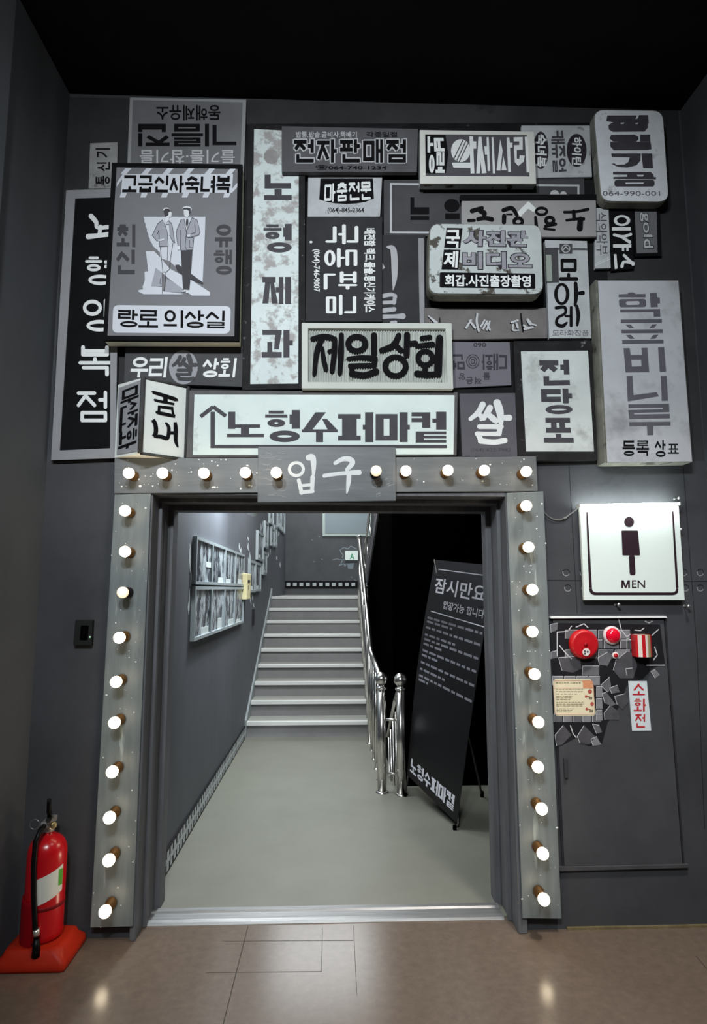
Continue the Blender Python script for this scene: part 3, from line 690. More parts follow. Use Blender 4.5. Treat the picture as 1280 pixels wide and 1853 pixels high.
# 11 brush sign behind
q = [(690, 425), (770, 425), (768, 590), (690, 590)]
o = sign('dark sign with a pale edge strip and big pale brush strokes, partly covered', q, .02); slab('panel', q, .02, .015, S_char, o)
c7 = lambda x, y, w_: (540 + x / 5.333, 385 + y / 5.333, w_ / 5.333)
ink = Ink(); ink.brush([c7(865, 330, 25), c7(920, 365, 60), c7(930, 600, 55), c7(916, 745, 8)])
for a in ([(808, 805, 40), (900, 790, 40), (940, 810, 30)], [(935, 800, 36), (925, 870, 36)], [(808, 868, 34), (930, 862, 34)], [(808, 945, 45), (925, 932, 44)], [(808, 1003, 44), (920, 1000, 38), (1010, 998, 56)], [(900, 1060, 30), (940, 1055, 30)]): ink.brush([c7(*p) for p in a])
ink.poly([c7(805, 470, 0)[:2], c7(838, 530, 0)[:2], c7(805, 555, 0)[:2]]); art(ink, 'lettering', mat('faded_white_lettering', (172, 171, 176), .65, var=.1, scale=10), .02, o)
art(Ink().poly([(757, 431), (767, 431), (769, 586), (760, 586)]), 'edge_stripe', mat('stripe_grey', (142, 142, 146), .7, var=.1, scale=9), .02, o)
# 12 grey sign with thin white outline
q = [(695, 325), (1058, 323), (1060, 426), (695, 428)]
o = sign('grey sign with thin white outline, mostly hidden under the white-framed box sign', q, .012); slab('panel', q, .012, .009, S_dark, o)
frame('border', [(706, 331), (1049, 334), (1049, 424), (706, 422)], [(709.5, 334.5), (1045.5, 337.5), (1045.5, 420.5), (709.5, 418.5)], .014, .003, I_pale, o, 0)
art(Ink().poly(Q(710, 335, 1045, 418)), 'inner_field', S_dark, .012, o)
art(Ink().poly(Q(743, 357, 750, 388)).poly(Q(743, 375, 777, 388)).poly(Q(743, 391, 777, 398)).disc(818, 372, 14, 12).poly(Q(806, 386, 832, 397)), 'lettering', I_black, .012, o, 2)
art(Ink().disc(1004, 351, 8, 7).disc(1020, 352, 6, 6).poly(Q(997, 351, 1025, 358)), 'cloud_shape', I_pale, .012, o, 2)
# 13 white framed box sign
q = [(760, 235), (967, 238), (971, 332), (761, 332)]; s = .085
o = sign('white-framed box sign with white angular letters beside a sideways black tab', q, s, 'box_sign'); slab('box_body', q, s - .003, s - .033, S_rusty, o)
frame('frame', q, [(770, 243), (955, 244), (959, 319), (771, 318)], s + .006, .012, mat('frame_white', (214, 214, 208), .6, var=.07, scale=8, rust=(14, .68, (110, 104, 96))), o)
slab('panel', [(769, 242), (956, 243), (960, 320), (770, 319)], s, .004, mat('violet_grey_paint', (84, 82, 88), .65, var=.1, scale=6), o, bevel=0)
b_ = lambda x, y: (755 + x / 5.565, 225 + y / 5.565)
art(Ink().poly([b_(82, 97), b_(285, 97), b_(315, 300), b_(290, 490), b_(200, 500), b_(88, 490)]), 'tab', I_black, s, o)
art(Ink().hangul('보', [b_(105, 122), b_(265, 122), b_(280, 285), b_(105, 285)], .16, .2, 'cw').hangul('령', [b_(120, 280), b_(278, 280), b_(278, 490), b_(120, 490)], .14, .16, 'cw'), 'lettering', I_white, s, o, 2)
ink = Ink(); c = b_(440, 265); ink.disc(c[0], c[1], 97 / 5.565, 115 / 5.565)
for pl in ([(528, 122), (562, 122), (567, 172), (597, 172), (597, 245), (568, 245), (578, 495), (540, 495)], [(350, 385), (545, 385), (545, 440), (368, 437)], [(618, 127), (650, 127), (662, 250), (700, 490), (655, 495), (640, 370), (635, 495), (597, 495)],
           [(700, 130), (722, 130), (737, 470), (712, 470), (706, 305), (685, 305), (678, 222), (703, 222)], [(750, 130), (770, 130), (788, 495), (764, 495)], [(838, 150), (862, 262), (840, 465), (802, 465)], [(868, 315), (903, 462), (852, 462)],
           [(902, 132), (930, 132), (935, 185), (962, 185), (962, 235), (937, 235), (945, 482), (918, 482)], [(972, 130), (1065, 128), (1065, 255), (1005, 258), (1005, 345), (1030, 350), (1035, 310), (1085, 315), (1075, 375), (1020, 420), (985, 380), (975, 210), (1030, 208), (1030, 172), (975, 172)], [(1085, 125), (1115, 125), (1138, 485), (1105, 485)]):
    ink.poly([b_(*p) for p in pl])
art(ink, 'lettering', I_white, s, o, 1)
ink = Ink()
for a in ((462, 160, 372, 345), (490, 172, 400, 365), (512, 192, 424, 378)): p0 = b_(a[0], a[1]); p1 = b_(a[2], a[3]); ink.line(p0[0], p0[1], p1[0], p1[1], 1.7)
art(ink, 'disc_stripe', S_dark, s, o, 2)
# 14 casual wear sign
q = [(944, 227), (1068, 227), (1072, 320), (946, 322)]
o = sign('pale speckled sign with dark ovals and sideways letters, behind the white-framed box sign', q, .025); slab('panel', q, .025, .02, S_pale, o)
art(Ink().disc(979, 272, 14, 34).disc(1044, 272, 18, 30), 'oval', mat('dark_plum_paint', (48, 44, 52), .65), .025, o)
art(Ink().font('숙녀복', [(970, 242), (990, 244), (990, 303), (968, 302)], .03, 'cw').font('하이틴', [(1036, 247), (1053, 249), (1053, 299), (1035, 298)], .03, 'cw'), 'lettering', I_white, .025, o, 2)
art(Ink().hangul('캐쥬얼', [(997, 236), (1021, 236), (1026, 310), (1001, 312)], .16, .15, 'cw', gap=.05), 'lettering', I_dark, .025, o)
# 15 rounded box sign
q = [(1074, 197.5), (1201, 199), (1212, 366), (1088, 365)]; s = .10
o = sign('tall rounded white box sign with wide dark letters and a phone number', q, s, 'box_sign'); slab('box_body', q, s - .003, s - .035, S_edge, o, 19, .008); slab('face', inset(q, 1.5), s, .003, mat('worn_white_metal', (224, 228, 233), .55, var=.10, scale=9, rust=(9, .60, (134, 134, 132)), soft=.12), o, 18, .001)
e5 = lambda x, y: (1065 + x / 8.258, 190 + y / 8.258)
ink = Ink()
for pl in ([(285, 155), (725, 155), (705, 215), (740, 200), (760, 150), (895, 150), (905, 270), (890, 285), (890, 340), (840, 395), (370, 400), (310, 365), (300, 310), (330, 280), (380, 260), (270, 240)], [(345, 725), (785, 725), (780, 830), (720, 900), (580, 935), (450, 925), (345, 880), (390, 870), (420, 895), (540, 890), (600, 850), (620, 780), (350, 775)],
           [(795, 725), (955, 725), (968, 942), (820, 945)], [(340, 445), (690, 442), (745, 470), (750, 510), (720, 545), (560, 550), (370, 545), (320, 500)], [(775, 442), (925, 442), (930, 545), (775, 545)], [(330, 550), (930, 548), (940, 600), (945, 660), (880, 672), (380, 675), (330, 620)],
           [(370, 1000), (930, 1000), (975, 1040), (980, 1075), (1015, 1080), (1010, 1110), (375, 1105), (375, 1075), (580, 1072), (580, 1040), (370, 1038)]):
    ink.poly([e5(*p) for p in pl])
c = e5(690, 1170); ink.poly(rrect([e5(390, 1120), e5(992, 1120), e5(992, 1218), e5(390, 1218)], 5))
art(ink, 'lettering', I_dark, s, o)
art(Ink().poly([e5(480, 265), e5(540, 262), e5(530, 282), e5(490, 284)]).poly([e5(700, 270), e5(750, 265), e5(740, 284), e5(710, 284)]).poly([e5(725, 1043), e5(832, 1043), e5(820, 1068), e5(740, 1068)]).poly([e5(555, 1160), e5(835, 1158), e5(820, 1178), e5(560, 1180)]), 'letter_gap', mat('worn_white_metal', (206, 209, 213)), s, o, 2)
art(Ink().font('064-990-001', [e5(215, 1285), e5(1070, 1285), e5(1075, 1355), e5(215, 1355)], .0), 'lettering', I_grey, s, o)
# 16 light sign with upside-down black brush letters
q = [(836, 362), (1079, 361), (1080, 428), (836, 429)]; s = .055
o = sign('pale grey sign under a black top rail with upside-down black brush letters', q, s); slab('panel', q, s, .017, mat('putty_grey_paint', (158, 156, 156), .7, var=.07, scale=6), o)
slab('top_rail', [(833, 352), (1080, 351), (1080, 361.5), (833, 362.5)], s + .006, .022, S_black, o)
g = lambda x, y, w_=0: (825 + x / 4.923, 340 + y / 4.923, w_ / 4.923)
art(Ink().poly([g(*p)[:2] for p in ((545, 222), (648, 118), (722, 188), (692, 217), (648, 185), (578, 257))]), 'chevron', I_white, s, o)
ink = Ink()
for a in ([(968, 215, 22), (1060, 212, 24), (1180, 190, 26)], [(1052, 210, 36), (1056, 278, 32)], [(988, 288, 22), (1060, 278, 24), (1140, 275, 30)], [(1112, 280, 50), (1106, 360, 54)], [(712, 262, 26), (720, 360, 34)], [(800, 340, 26), (890, 322, 28)], [(790, 362, 20), (880, 372, 20)], [(425, 198, 36), (500, 180, 38), (545, 240, 32)], [(432, 250, 40), (430, 305, 38)], [(455, 235, 12), (500, 235, 16)],
          [(145, 205, 40), (235, 178, 34)], [(215, 200, 44), (255, 225, 46), (250, 245, 30)], [(115, 290, 28), (165, 288, 28)], [(200, 278, 36), (260, 268, 36), (322, 280, 42)]): ink.brush([g(*p) for p in a])
for a in ((765, 208, 60, 42, 24), (838, 290, 50, 44, 30), (557, 300, 52, 46, 30)): c = g(a[0], a[1]); ink.oval(c[0], c[1], a[2] / 4.923, a[3] / 4.923, a[4] / 4.923)
art(ink, 'lettering', I_black, s, o, 2)
# 17 rounded rusty photo studio box
q = [(777, 403), (981, 405), (985, 534), (775, 533)]; s = .15
o = sign('rusty rounded white box sign with outlined grey letters over a black caption bar', q, s, 'box_sign'); slab('box_body', q, s - .003, s - .065, S_edge, o, 20, .010); slab('face', inset(q, 2), s, .003, S_rusty, o, 18, .001)
d1 = lambda x, y: (770 + x / 5.818, 395 + y / 5.818)
art(Ink().poly([d1(225, 100), d1(393, 103), d1(368, 312), d1(198, 308)]).poly([d1(195, 330), d1(370, 332), d1(348, 540), d1(170, 538)]).poly(rrect([d1(152, 568), d1(1157, 582), d1(1160, 742), d1(150, 728)], 3)), 'plate', I_black, s, o)
art(Ink().hangul('국', [d1(222, 122), d1(366, 122), d1(360, 308), d1(210, 300)], .14, .18).font('제', [d1(200, 345), d1(350, 345), d1(338, 522), d1(187, 520)], .03)
    .font('회갑.사진출장촬영', [d1(205, 592), d1(1112, 600), d1(1112, 728), d1(205, 714)], .028), 'lettering', I_white, s, o, 2)
r1 = [d1(405, 120), d1(1090, 128), d1(1100, 312), d1(385, 300)]; r2 = [d1(385, 343), d1(1125, 350), d1(1132, 550), d1(385, 540)]
ink = Ink(); ink.font('사진관', r1, .075).font('비디오', r2, .075); art(ink, 'lettering_outline', mat('dark_plum_paint', (48, 44, 52)), s, o)
def ins(q, u, v): return [bil(q, u, v), bil(q, 1 - u, v), bil(q, 1 - u, 1 - v), bil(q, u, 1 - v)]
ink = Ink(); ink.font('사진관', ins(r1, .012, .045), .036).font('비디오', ins(r2, .012, .045), .036); art(ink, 'lettering', mat('lilac_grey_lettering', (150, 148, 156), .65, var=.12, scale=14), s, o, 2)
# 18 cosmetics sign
q = [(987, 434), (1063, 436), (1071, 612), (995, 612)]
o = sign('white upright sign with rounded black letters and a small square emblem', q, .035); slab('panel', q, .035, .03, S_pale, o)
art(Ink().poly([(987, 448), (1010, 448), (1012, 511), (988, 512)]).line(1010, 450.5, 1064, 451, 3.5).poly(Q(1013, 441, 1036, 459)), 'dark_field', S_dark, .035, o)
art(Ink().poly([(988, 461), (998, 461), (1000, 509), (990, 509)]), 'pale_bar', mat('pale_green_paint', (150, 158, 150), .6), .035, o, 2)
art(Ink().oval(1024.5, 450, 8, 7.5, 1.5).brush([(1019, 454, 1.2), (1024, 447, 2), (1029, 452, 1.2)]), 'emblem', I_pale, .035, o, 2)
ink = Ink(); ink.hangul('모', Q(1012, 468, 1047, 508), .17, .16, rnd=True); ink.oval(1017, 532, 14, 20, 6.5, 5).brush([(1042, 513, 7), (1043, 535, 8), (1041, 552, 5)]).brush([(1044, 531, 5), (1055, 530, 8)])
ink.brush([(1007, 557, 6), (1022, 556, 6), (1023, 567, 5), (1010, 575, 5), (1008, 586, 6), (1018, 590, 7), (1026, 584, 4)]).brush([(1024, 572, 4), (1031, 572, 4)]).brush([(1034, 556, 5), (1034, 589, 6)]).brush([(1044, 554, 6), (1047, 570, 7), (1045, 588, 5)])
art(ink, 'lettering', I_black, .035, o); art(Ink().font('모라화장품', Q(1000, 597, 1066, 608), .0), 'lettering', I_grey, .035, o)
# 19 brown-grey strip with brush writing
q = [(768, 557), (991, 557), (991, 612), (768, 615)]
o = sign('brown-grey strip sign with loose white brush writing, below the rusty rounded box', q, .03); slab('panel', q, .03, .025, mat('brown_grey_paint', (112, 108, 108), .75, var=.2, scale=8), o)
k_ = lambda x, y, w_, dx=0, dy=0: (765 + (x + dx) / 5.565, 550 + (y + dy) / 5.565, w_ / 5.565)
S19 = [[(440, 240, 22), (490, 160, 18)], [(475, 170, 20), (530, 240, 24)], [(552, 100, 18), (545, 180, 24), (567, 272, 22)], [(590, 225, 22), (625, 165, 18)], [(612, 250, 20), (650, 175, 20)], [(650, 258, 20), (678, 175, 18)], [(645, 185, 18), (680, 262, 18)], [(895, 185, 20), (960, 165, 20)], [(912, 210, 20), (912, 262, 20), (970, 265, 14)], [(945, 195, 20), (960, 240, 20)], [(1060, 160, 30), (1088, 200, 34)], [(1030, 250, 26), (1108, 235, 26)], [(1108, 205, 16), (1145, 215, 18)], [(1020, 215, 20), (1050, 240, 24)], [(62, 122, 12), (140, 190, 30)]]
ink = Ink()
for a in S19: ink.brush([k_(*p, -8, 7) for p in a])
ink.brush([k_(990, 100, 12), k_(1000, 190, 20), k_(1012, 280, 14)]).brush([k_(170, 140, 12), k_(175, 185, 12)]); art(ink, 'lettering_edge', I_black, .03, o)
ink = Ink()
for a in S19: ink.brush([k_(*p) for p in a])
art(ink, 'lettering', I_pale, .03, o, 2)
# 20 upside-down grey sign
q = [(818, 618), (923, 619), (926, 697), (820, 702)]
o = sign('grey sign with upside-down dark letters around a round emblem', q, .018); slab('panel', q, .018, .013, mat('slate_grey_paint', (112, 110, 118), .7, var=.06, scale=6), o)
ink = Ink(); ink.hangul('대', [(893, 640), (918, 641), (918, 669), (893, 670)], .14, .16, 180).hangul('화', [(872, 641), (892, 641), (893, 669), (872, 669)], .14, .16, 180).hangul('면', [(820, 641), (840, 641), (842, 669), (820, 669)], .14, .16, 180)
for t in (12, 8, 4): ink.oval(856, 654, t, t + 1, 1.6)
for k, (ch, x, y) in enumerate((('앙', 836, 681), ('은', 850, 688), ('적', 866, 688), ('물', 881, 680))): ink.font(ch, Q(x - 6, y - 6, x + 6, y + 7), .02, 180)
ink.font('060', Q(857, 620, 880, 628), .02, 180); art(ink, 'lettering', mat('slate_lettering', (60, 58, 66), .7), .018, o)
# 21 rice sign
q = [(832, 712), (935, 711), (940, 826), (837, 826)]
o = sign('dark grey square sign with one big white brush syllable meaning rice', q, .025); slab('panel', q, .025, .02, mat('plum_grey_paint', (92, 90, 97), .65, var=.08, scale=5), o)
art(rice(Ink(), (850, 725, 923, 803), 1.25), 'lettering', I_white, .025, o); art(Ink().font('(064)-822-7982', Q(852, 811, 925, 819), .01), 'lettering', I_dark, .025, o)
# 22 pawn shop sign
q = [(943, 635), (1065, 634), (1076, 817), (952.5, 817)]
o = sign('white upright sign with three stacked dark block letters in a grimy black frame', q, .03)
frame('frame', [(930, 617), (1071, 616), (1082, 832), (938, 834)], q, .034, .032, mat('grimy_black_frame', (36, 35, 36)), o); slab('panel', q, .03, .025, S_white, o, bevel=0)
ink = Ink()
for ch, b in (('전', [(976, 651), (1030, 651), (1032, 697), (978, 698)]), ('당', [(979, 703), (1035, 703), (1037, 749), (981, 750)]), ('포', [(983, 756), (1036, 756), (1039, 801), (985, 801)])): ink.hangul(ch, b, .2, .19)
art(ink, 'lettering', I_dark, .03, o)
# 23 big white vinyl sign box
q = [(1082, 507), (1229, 507), (1254, 836), (1099, 838)]; s = .10
o = sign('big white upright box sign with tall grey stencil letters and a small black caption', q, s, 'box_sign'); slab('box_body', q, s - .003, s - .008, S_edge, o); slab('face', inset(q, 1), s, .003, mat('smoked_white_paint', (186, 188, 193), .6, var=.10, scale=5, rust=(3.2, .53, (120, 120, 122)), soft=.25), o, bevel=.001)
mb = MB(); PP = wallp(s - .012); a_, b2 = PP.at(1082, 507), PP.at(1099, 838); mb.box((a_.x - .014, WALL - s + .01, b2.z), (a_.x - .004, WALL - .004, a_.z)); mb.build('side_panel', S_edge, o)
h8 = lambda x, y: (960 + x / 4, 500 + y / 4)
ink = Ink()
for pl in ([(640, 130), (705, 128), (710, 118), (745, 116), (765, 128), (835, 128), (835, 152), (640, 152)], [(865, 120), (915, 118), (918, 152), (938, 154), (940, 195), (922, 197), (924, 222), (872, 224)], [(650, 240), (940, 237), (942, 292), (895, 292), (892, 258), (652, 260)],
           [(655, 313), (953, 310), (953, 337), (655, 339)], [(660, 386), (960, 383), (960, 410), (662, 412)], [(665, 461), (965, 458), (966, 485), (667, 488)], [(690, 350), (725, 348), (752, 374), (718, 377)], [(885, 348), (918, 346), (898, 372), (862, 375)], [(692, 425), (728, 423), (756, 450), (722, 453)], [(890, 424), (928, 422), (905, 450), (868, 453)],
           [(675, 520), (720, 519), (728, 570), (808, 570), (805, 518), (848, 517), (862, 693), (690, 695)], [(925, 513), (970, 512), (984, 690), (938, 692)], [(697, 722), (740, 721), (748, 860), (915, 838), (932, 868), (706, 905)], [(945, 722), (988, 721), (998, 900), (952, 902)],
           [(710, 926), (1005, 922), (1008, 982), (752, 988), (753, 1000), (1010, 996), (1012, 1028), (716, 1032), (710, 968), (962, 962), (960, 950), (712, 952)], [(716, 1055), (1015, 1052), (1016, 1080), (890, 1082), (892, 1148), (848, 1150), (845, 1083), (718, 1084)]):
    ink.poly([h8(*p) for p in pl])
ink.ringp(rrect([h8(640, 165), h8(838, 163), h8(840, 222), h8(645, 224)], 5), rrect([h8(693, 180), h8(790, 178), h8(792, 206), h8(695, 208)], 3))
a_ = rrect([h8(640, 165), h8(838, 163), h8(840, 222), h8(645, 224)], 5); b2 = rrect([h8(693, 180), h8(790, 178), h8(792, 206), h8(695, 208)], 3); ink.poly([a_[-1], a_[0], b2[0], b2[-1]])
art(ink, 'lettering', I_grey, s, o)
art(Ink().poly([h8(732, 605), h8(802, 604), h8(806, 652), h8(736, 654)]), 'letter_gap', mat('smoked_white_paint', (186, 188, 193)), s, o, 2)
art(Ink().hangul('등록', Q(1127, 797, 1175, 825), .14, .13, gap=.1).hangul('상', Q(1185, 796, 1205, 827), .13, .14).hangul('표', Q(1209, 803, 1229, 821), .14, .12), 'lettering', I_black, s, o)
# 24 three narrow signs under the rounded box
q = [(1078, 376), (1102, 376), (1106, 485), (1078, 486)]
o = sign('narrow white strip sign with sideways thin letters, under the tall rounded box', q, .028); slab('panel', q, .028, .022, S_pale, o)
art(Ink().font('식의악부', [(1079, 384), (1098, 384), (1101, 461), (1080, 461)], .0, 'cw'), 'lettering', I_dark, .028, o); art(Ink().line(1079, 480, 1105, 468, 1.2).line(1079, 477, 1104, 465, .8), 'scratch', I_white, .028, o)
q = [(1099, 372), (1146, 372), (1148, 486), (1107, 490)]
o = sign('narrow black sign with sideways white letters, beside the white strip sign', q, .022); slab('panel', q, .022, .017, S_black, o)
ink = Ink(); ink.oval(1126, 399, 15, 10, 6, 4).poly(Q(1108, 411, 1142, 417)); ink.brush([(1112, 425, 5), (1128, 428, 5), (1142, 424, 5)]).brush([(1124, 428, 4), (1140, 438, 6)]).poly(Q(1110, 442, 1143, 448)).poly(Q(1126, 447, 1130, 454)).poly(Q(1134, 447, 1138, 454)).poly([(1111, 460), (1116, 460), (1118, 486), (1113, 487)]).brush([(1126, 482, 6), (1130, 474, 5), (1146, 476, 6)]).brush([(1130, 462, 5), (1146, 478, 6)])
art(ink, 'lettering', I_white, .022, o)
q = [(1147, 372), (1190, 372), (1196, 460), (1150, 462)]
o = sign('dark grey plate with sideways script letters, framed in black, under the tall rounded box', q, .02); slab('panel', q, .02, .015, S_mid, o); frame('frame', [(1146, 371), (1194, 371), (1198, 463), (1150, 464)], [(1149, 375), (1189, 375), (1191, 457), (1153, 458)], .023, .018, S_black, o)
art(Ink().font('gold', [(1157, 383), (1179, 383), (1184, 450), (1160, 450)], .045, 'cw'), 'lettering_outline', I_black, .02, o)
art(Ink().font('gold', [(1158, 384), (1178, 384), (1183, 449), (1161, 449)], .015, 'cw'), 'lettering', I_pale, .02, o, 2)
# 25 corrugated sign with fat round letters
q = [(546, 583.7), (818, 584.5), (821, 704), (546, 703)]; s = .085; inn = [(558, 594), (807, 595), (810, 692), (558, 691)]
o = sign('corrugated pale sign with fat rounded black letters in a cream metal frame', q, s, 'framed_sign')
frame('frame', q, inn, s, s - .048, mat('cream_metal_frame', (196, 199, 192), .5, var=.06, scale=6, rust=(12, .72, (130, 126, 116))), o, .003)
P = wallp(s - .02); n = 110; mb = MB(); rows = [[], []]
for k in range(n * 4 + 1):
    u = k / (n * 4); off = .004 * math.sin(2 * math.pi * k / 8)
    for r, v in enumerate((0, 1)): x, y = bil(inset(inn, -2), u, v); rows[r].append(P.at(x, y, off))
mb.grid(rows, 0, False, True); mb.build('corrugated_sheet', mat('corrugated_paint', (178, 182, 176), .5, var=.22, scale=8, rust=(16, .63, (104, 104, 92))), o)
ink = Ink(1.28)
ink.brush([(566, 613, 7), (585, 609, 8), (600, 611, 8)]).brush([(584, 611, 8), (574, 635, 8), (569, 677, 6)]).brush([(583, 630, 6), (586, 650, 7), (590, 668, 7)]).brush([(596, 636, 6), (606, 634, 7)]).brush([(606, 613, 7), (605, 640, 8), (601, 672, 7)]).brush([(618, 606, 7), (617, 640, 9), (615, 675, 7)])
ink.oval(646, 622, 21, 18, 11, 10).brush([(677, 607, 9), (677, 640, 9)]).brush([(631, 649, 6), (655, 647, 7), (679, 649, 8)]).brush([(679, 650, 8), (677, 661, 8)]).brush([(634, 662, 7), (677, 661, 7)]).brush([(636, 662, 7), (638, 676, 8)]).brush([(637, 676, 9), (660, 679, 9), (681, 672, 9)])
ink.brush([(722, 607, 8), (712, 625, 9), (691, 634, 8)]).brush([(713, 622, 8), (726, 634, 8)]).brush([(737, 606, 9), (736, 642, 9)]).brush([(739, 622, 8), (752, 621, 8)]).oval(716, 663, 24, 22, 11, 10)
ink.brush([(764, 612, 7), (778, 610, 7)]).brush([(755, 626, 7), (783, 623, 8)]).oval(770, 648, 18, 17, 10, 9).brush([(770, 664, 8), (769, 674, 8)]).brush([(755, 676, 9), (775, 678, 9), (790, 677, 8)]).brush([(796, 612, 10), (794, 640, 11), (793, 676, 11)])
ink.lay('lettering', I_black, wallp(s - .012), 0, o)
# 26 big arrow sign over the doorway
q = [(343, 706), (829, 709), (827, 824), (337, 828)]; s = .048; inn = [(352, 714), (823, 715), (821, 822), (349, 823)]
o = sign('wide white sign with an up arrow and long dark lettering, above the entrance beam', q, s, 'framed_sign')
frame('frame', q, inn, s + .002, .006, mat('worn_grey_frame', (92, 91, 92), .7, var=.3, scale=9), o, .003); slab('panel', inset(inn, -1), s, .004, mat('bright_white_paint', (216, 228, 225), .6, var=.07, scale=5, rust=(6, .60, (158, 162, 160)), soft=.15), o, bevel=0)
ink = Ink(); ink.poly(Q(381, 745, 389, 811)).poly(Q(381, 805, 809, 811)).path([(363, 754), (386, 736), (409, 753)], 7, False)
for ch, b in (('형', (480, 742, 543, 800)), ('퍼', (612, 746, 676, 800)), ('마', (680, 746, 742, 800)), ('켙', (745, 745, 808, 801))): ink.hangul(ch, Q(*b), .155 if ch != '켙' else .13, .235)
ink.poly(Q(413, 745, 426, 776)).poly(Q(413, 768, 471, 774)).poly(Q(436, 774, 451, 788)).poly(Q(411, 785, 478, 791))
ink.poly([(571, 746), (590, 746), (566, 777), (549, 777)]).poly([(583, 758), (592, 758), (610, 777), (593, 777)]).poly(Q(546, 777, 611, 782)).poly(Q(572, 782, 585, 800))
art(ink, 'lettering', I_dark, s, o)

# ================================================================== MARQUEE FRAME WITH BULBS
M_board = mat('silver_grey_board', (110, 118, 121), .45, var=.22, scale=4, stretch=(7, 7, .8), streak=(3.0, .64, (172, 184, 182)), rust=(30, .72, (205, 208, 206)), spec=.5)
M_beam = mat('silver_grey_beam', (98, 102, 105), .45, var=.22, scale=4, stretch=(.8, 7, 7), rust=(26, .71, (205, 208, 206)), spec=.5)
M_plate = mat('brushed_slate_plate', (92, 96, 100), .45, var=.25, scale=4, stretch=(.8, 5, 9), streak=(4, .66, (142, 152, 154)), spec=.5)
M_bulb = glow('lit_bulb_glass', (1.0, .83, .58), 9.0); M_dim = glow('dim_bulb_glass', (1.0, .74, .45), 1.1)
M_sock = mat('brass_lamp_socket', (150, 112, 72), .35, metal=.8); M_sockd = mat('black_lamp_socket', (30, 26, 26), .4)
bulb_mesh = {}
def bulb(root, x, y, face, dim=False):
    c = wallp(face + .085).at(x, y); b0 = Vector((c.x, WALL - face, c.z)); n = Vector((0, -1, 0))
    if dim not in bulb_mesh:
        mb = MB(); mb.lathe((0, 0, 0), n, [(.025, 0), (.0245, .022), (.019, .026), (.018, .054), (.0165, .056)], 20); so = mb.build('lamp_socket', M_sockd if dim else M_sock, root)
        mb = MB(); R = .0265; mb.lathe((0, 0, 0), n, [(.015, .054), (.017, .060)] + [(R * math.cos(a), .083 + R * 1.1 * math.sin(a)) for a in [math.radians(t) for t in range(-55, 91, 12)]], 24); bu = mb.build('light_bulb', M_dim if dim else M_bulb, so)
        bulb_mesh[dim] = (so.data, bu.data)
    else:
        so = bpy.data.objects.new('lamp_socket', bulb_mesh[dim][0]); COL.objects.link(so); so.parent = root; so.matrix_parent_inverse = root.matrix_basis.inverted()
        bu = bpy.data.objects.new('light_bulb', bulb_mesh[dim][1]); COL.objects.link(bu); bu.parent = so
    so.location = b0
def specks(n, q, seed, r0=.5, r1=2.0):
    rg = random.Random(seed); ink = Ink()
    for k in range(n):
        x, y = bil(q, rg.random(), rg.random()); r = rg.uniform(r0, r1) * rg.random() ** .8 + .35; ink.poly(arc(x, y, r * rg.uniform(.8, 1.6), r, n=9)[:-1])
    return ink
fc = .05
q = [(207, 829), (971, 826), (974, 889), (206, 893)]
o = thing('marquee_beam', 'grey horizontal board of glowing bulbs across the top of the entrance', 'marquee board', base_at(q, fc), 'bulb boards around the entrance')
slab('board', q, fc, .045, M_beam, o, bevel=.003)
art(specks(46, [(215, 832), (466, 830), (466, 885), (212, 888)], 3), 'paint_speck', I_white, fc, o); art(specks(22, [(718, 830), (968, 829), (968, 885), (718, 885)], 5, .4, 1.3), 'paint_speck', I_white, fc, o)
for x, y in ((233, 856), (294, 856), (369, 856), (444, 855), (735, 852), (811, 851), (877, 851), (953, 853)): bulb(o, x, y, fc)
q = [(207, 895), (273, 893), (240, 1677), (163, 1679)]
o = thing('marquee_post', 'grey upright board of bulbs on the fire extinguisher side of the entrance', 'marquee board', base_at(q, fc), 'bulb boards around the entrance')
slab('board', q, fc, .045, M_board, o, bevel=.003); art(specks(50, q, 8, .4, 1.2), 'paint_speck', I_white, fc, o)
for x, y in ((226, 924), (226, 998), (222, 1072), (216, 1154), (210, 1234), (207, 1308), (203, 1397), (198, 1480), (197, 1557), (190, 1650)): bulb(o, x, y, fc, y in (1072,))
q = [(917, 892), (984, 889), (1017, 1663), (946, 1662)]
o = thing('marquee_post', 'grey upright board of bulbs on the restroom sign side of the entrance', 'marquee board', base_at(q, fc), 'bulb boards around the entrance')
slab('board', q, fc, .045, M_board, o, bevel=.003); art(specks(60, q, 9, .4, 1.4), 'paint_speck', I_white, fc, o)
for x, y in ((953, 915), (957, 990), (964, 1067), (964, 1143), (968, 1220), (975, 1307), (974, 1388), (981, 1464), (983, 1545), (985, 1628)): bulb(o, x, y, fc)
q = [(467, 808), (716, 809), (717, 906), (466, 909)]; s = .075
o = thing('entrance_sign', 'brushed grey plate with two white brush letters at the middle of the bulb beam', 'sign', base_at(q, s))
slab('plate', q, s, .0235, M_plate, o, bevel=.002)
ink = Ink(1.4); ink.oval(536.5, 849, 15.5, 14.5, 5.6, 5.6).brush([(559, 828, 8), (566, 828, 8), (568, 845, 6), (567, 863, 3)]).brush([(541, 869, 5), (546, 892, 5)]).brush([(566, 864, 6), (565, 888, 5)]).brush([(545, 879, 4), (564, 877, 4)]).brush([(545, 891, 5), (566, 889, 5)])
ink.brush([(607, 838, 5), (620, 831, 6), (633, 831, 7), (638, 838, 7), (628, 850, 5)]).brush([(587, 861, 5), (615, 857, 5), (650, 855, 7)]).brush([(632, 857, 6), (631, 872, 6), (628, 892, 2)])
art(ink, 'lettering', I_white, s, o)
ink = Ink(); rg = random.Random(4)
for k in range(26):
    x, y = bil([(470, 812), (505, 812), (505, 900), (470, 900)], rg.random(), rg.random()); ink.brush([(x, y, .3), (x + 9, y + rg.uniform(-4, 4), 1.2), (x + 18, y + rg.uniform(-5, 5), .3)])
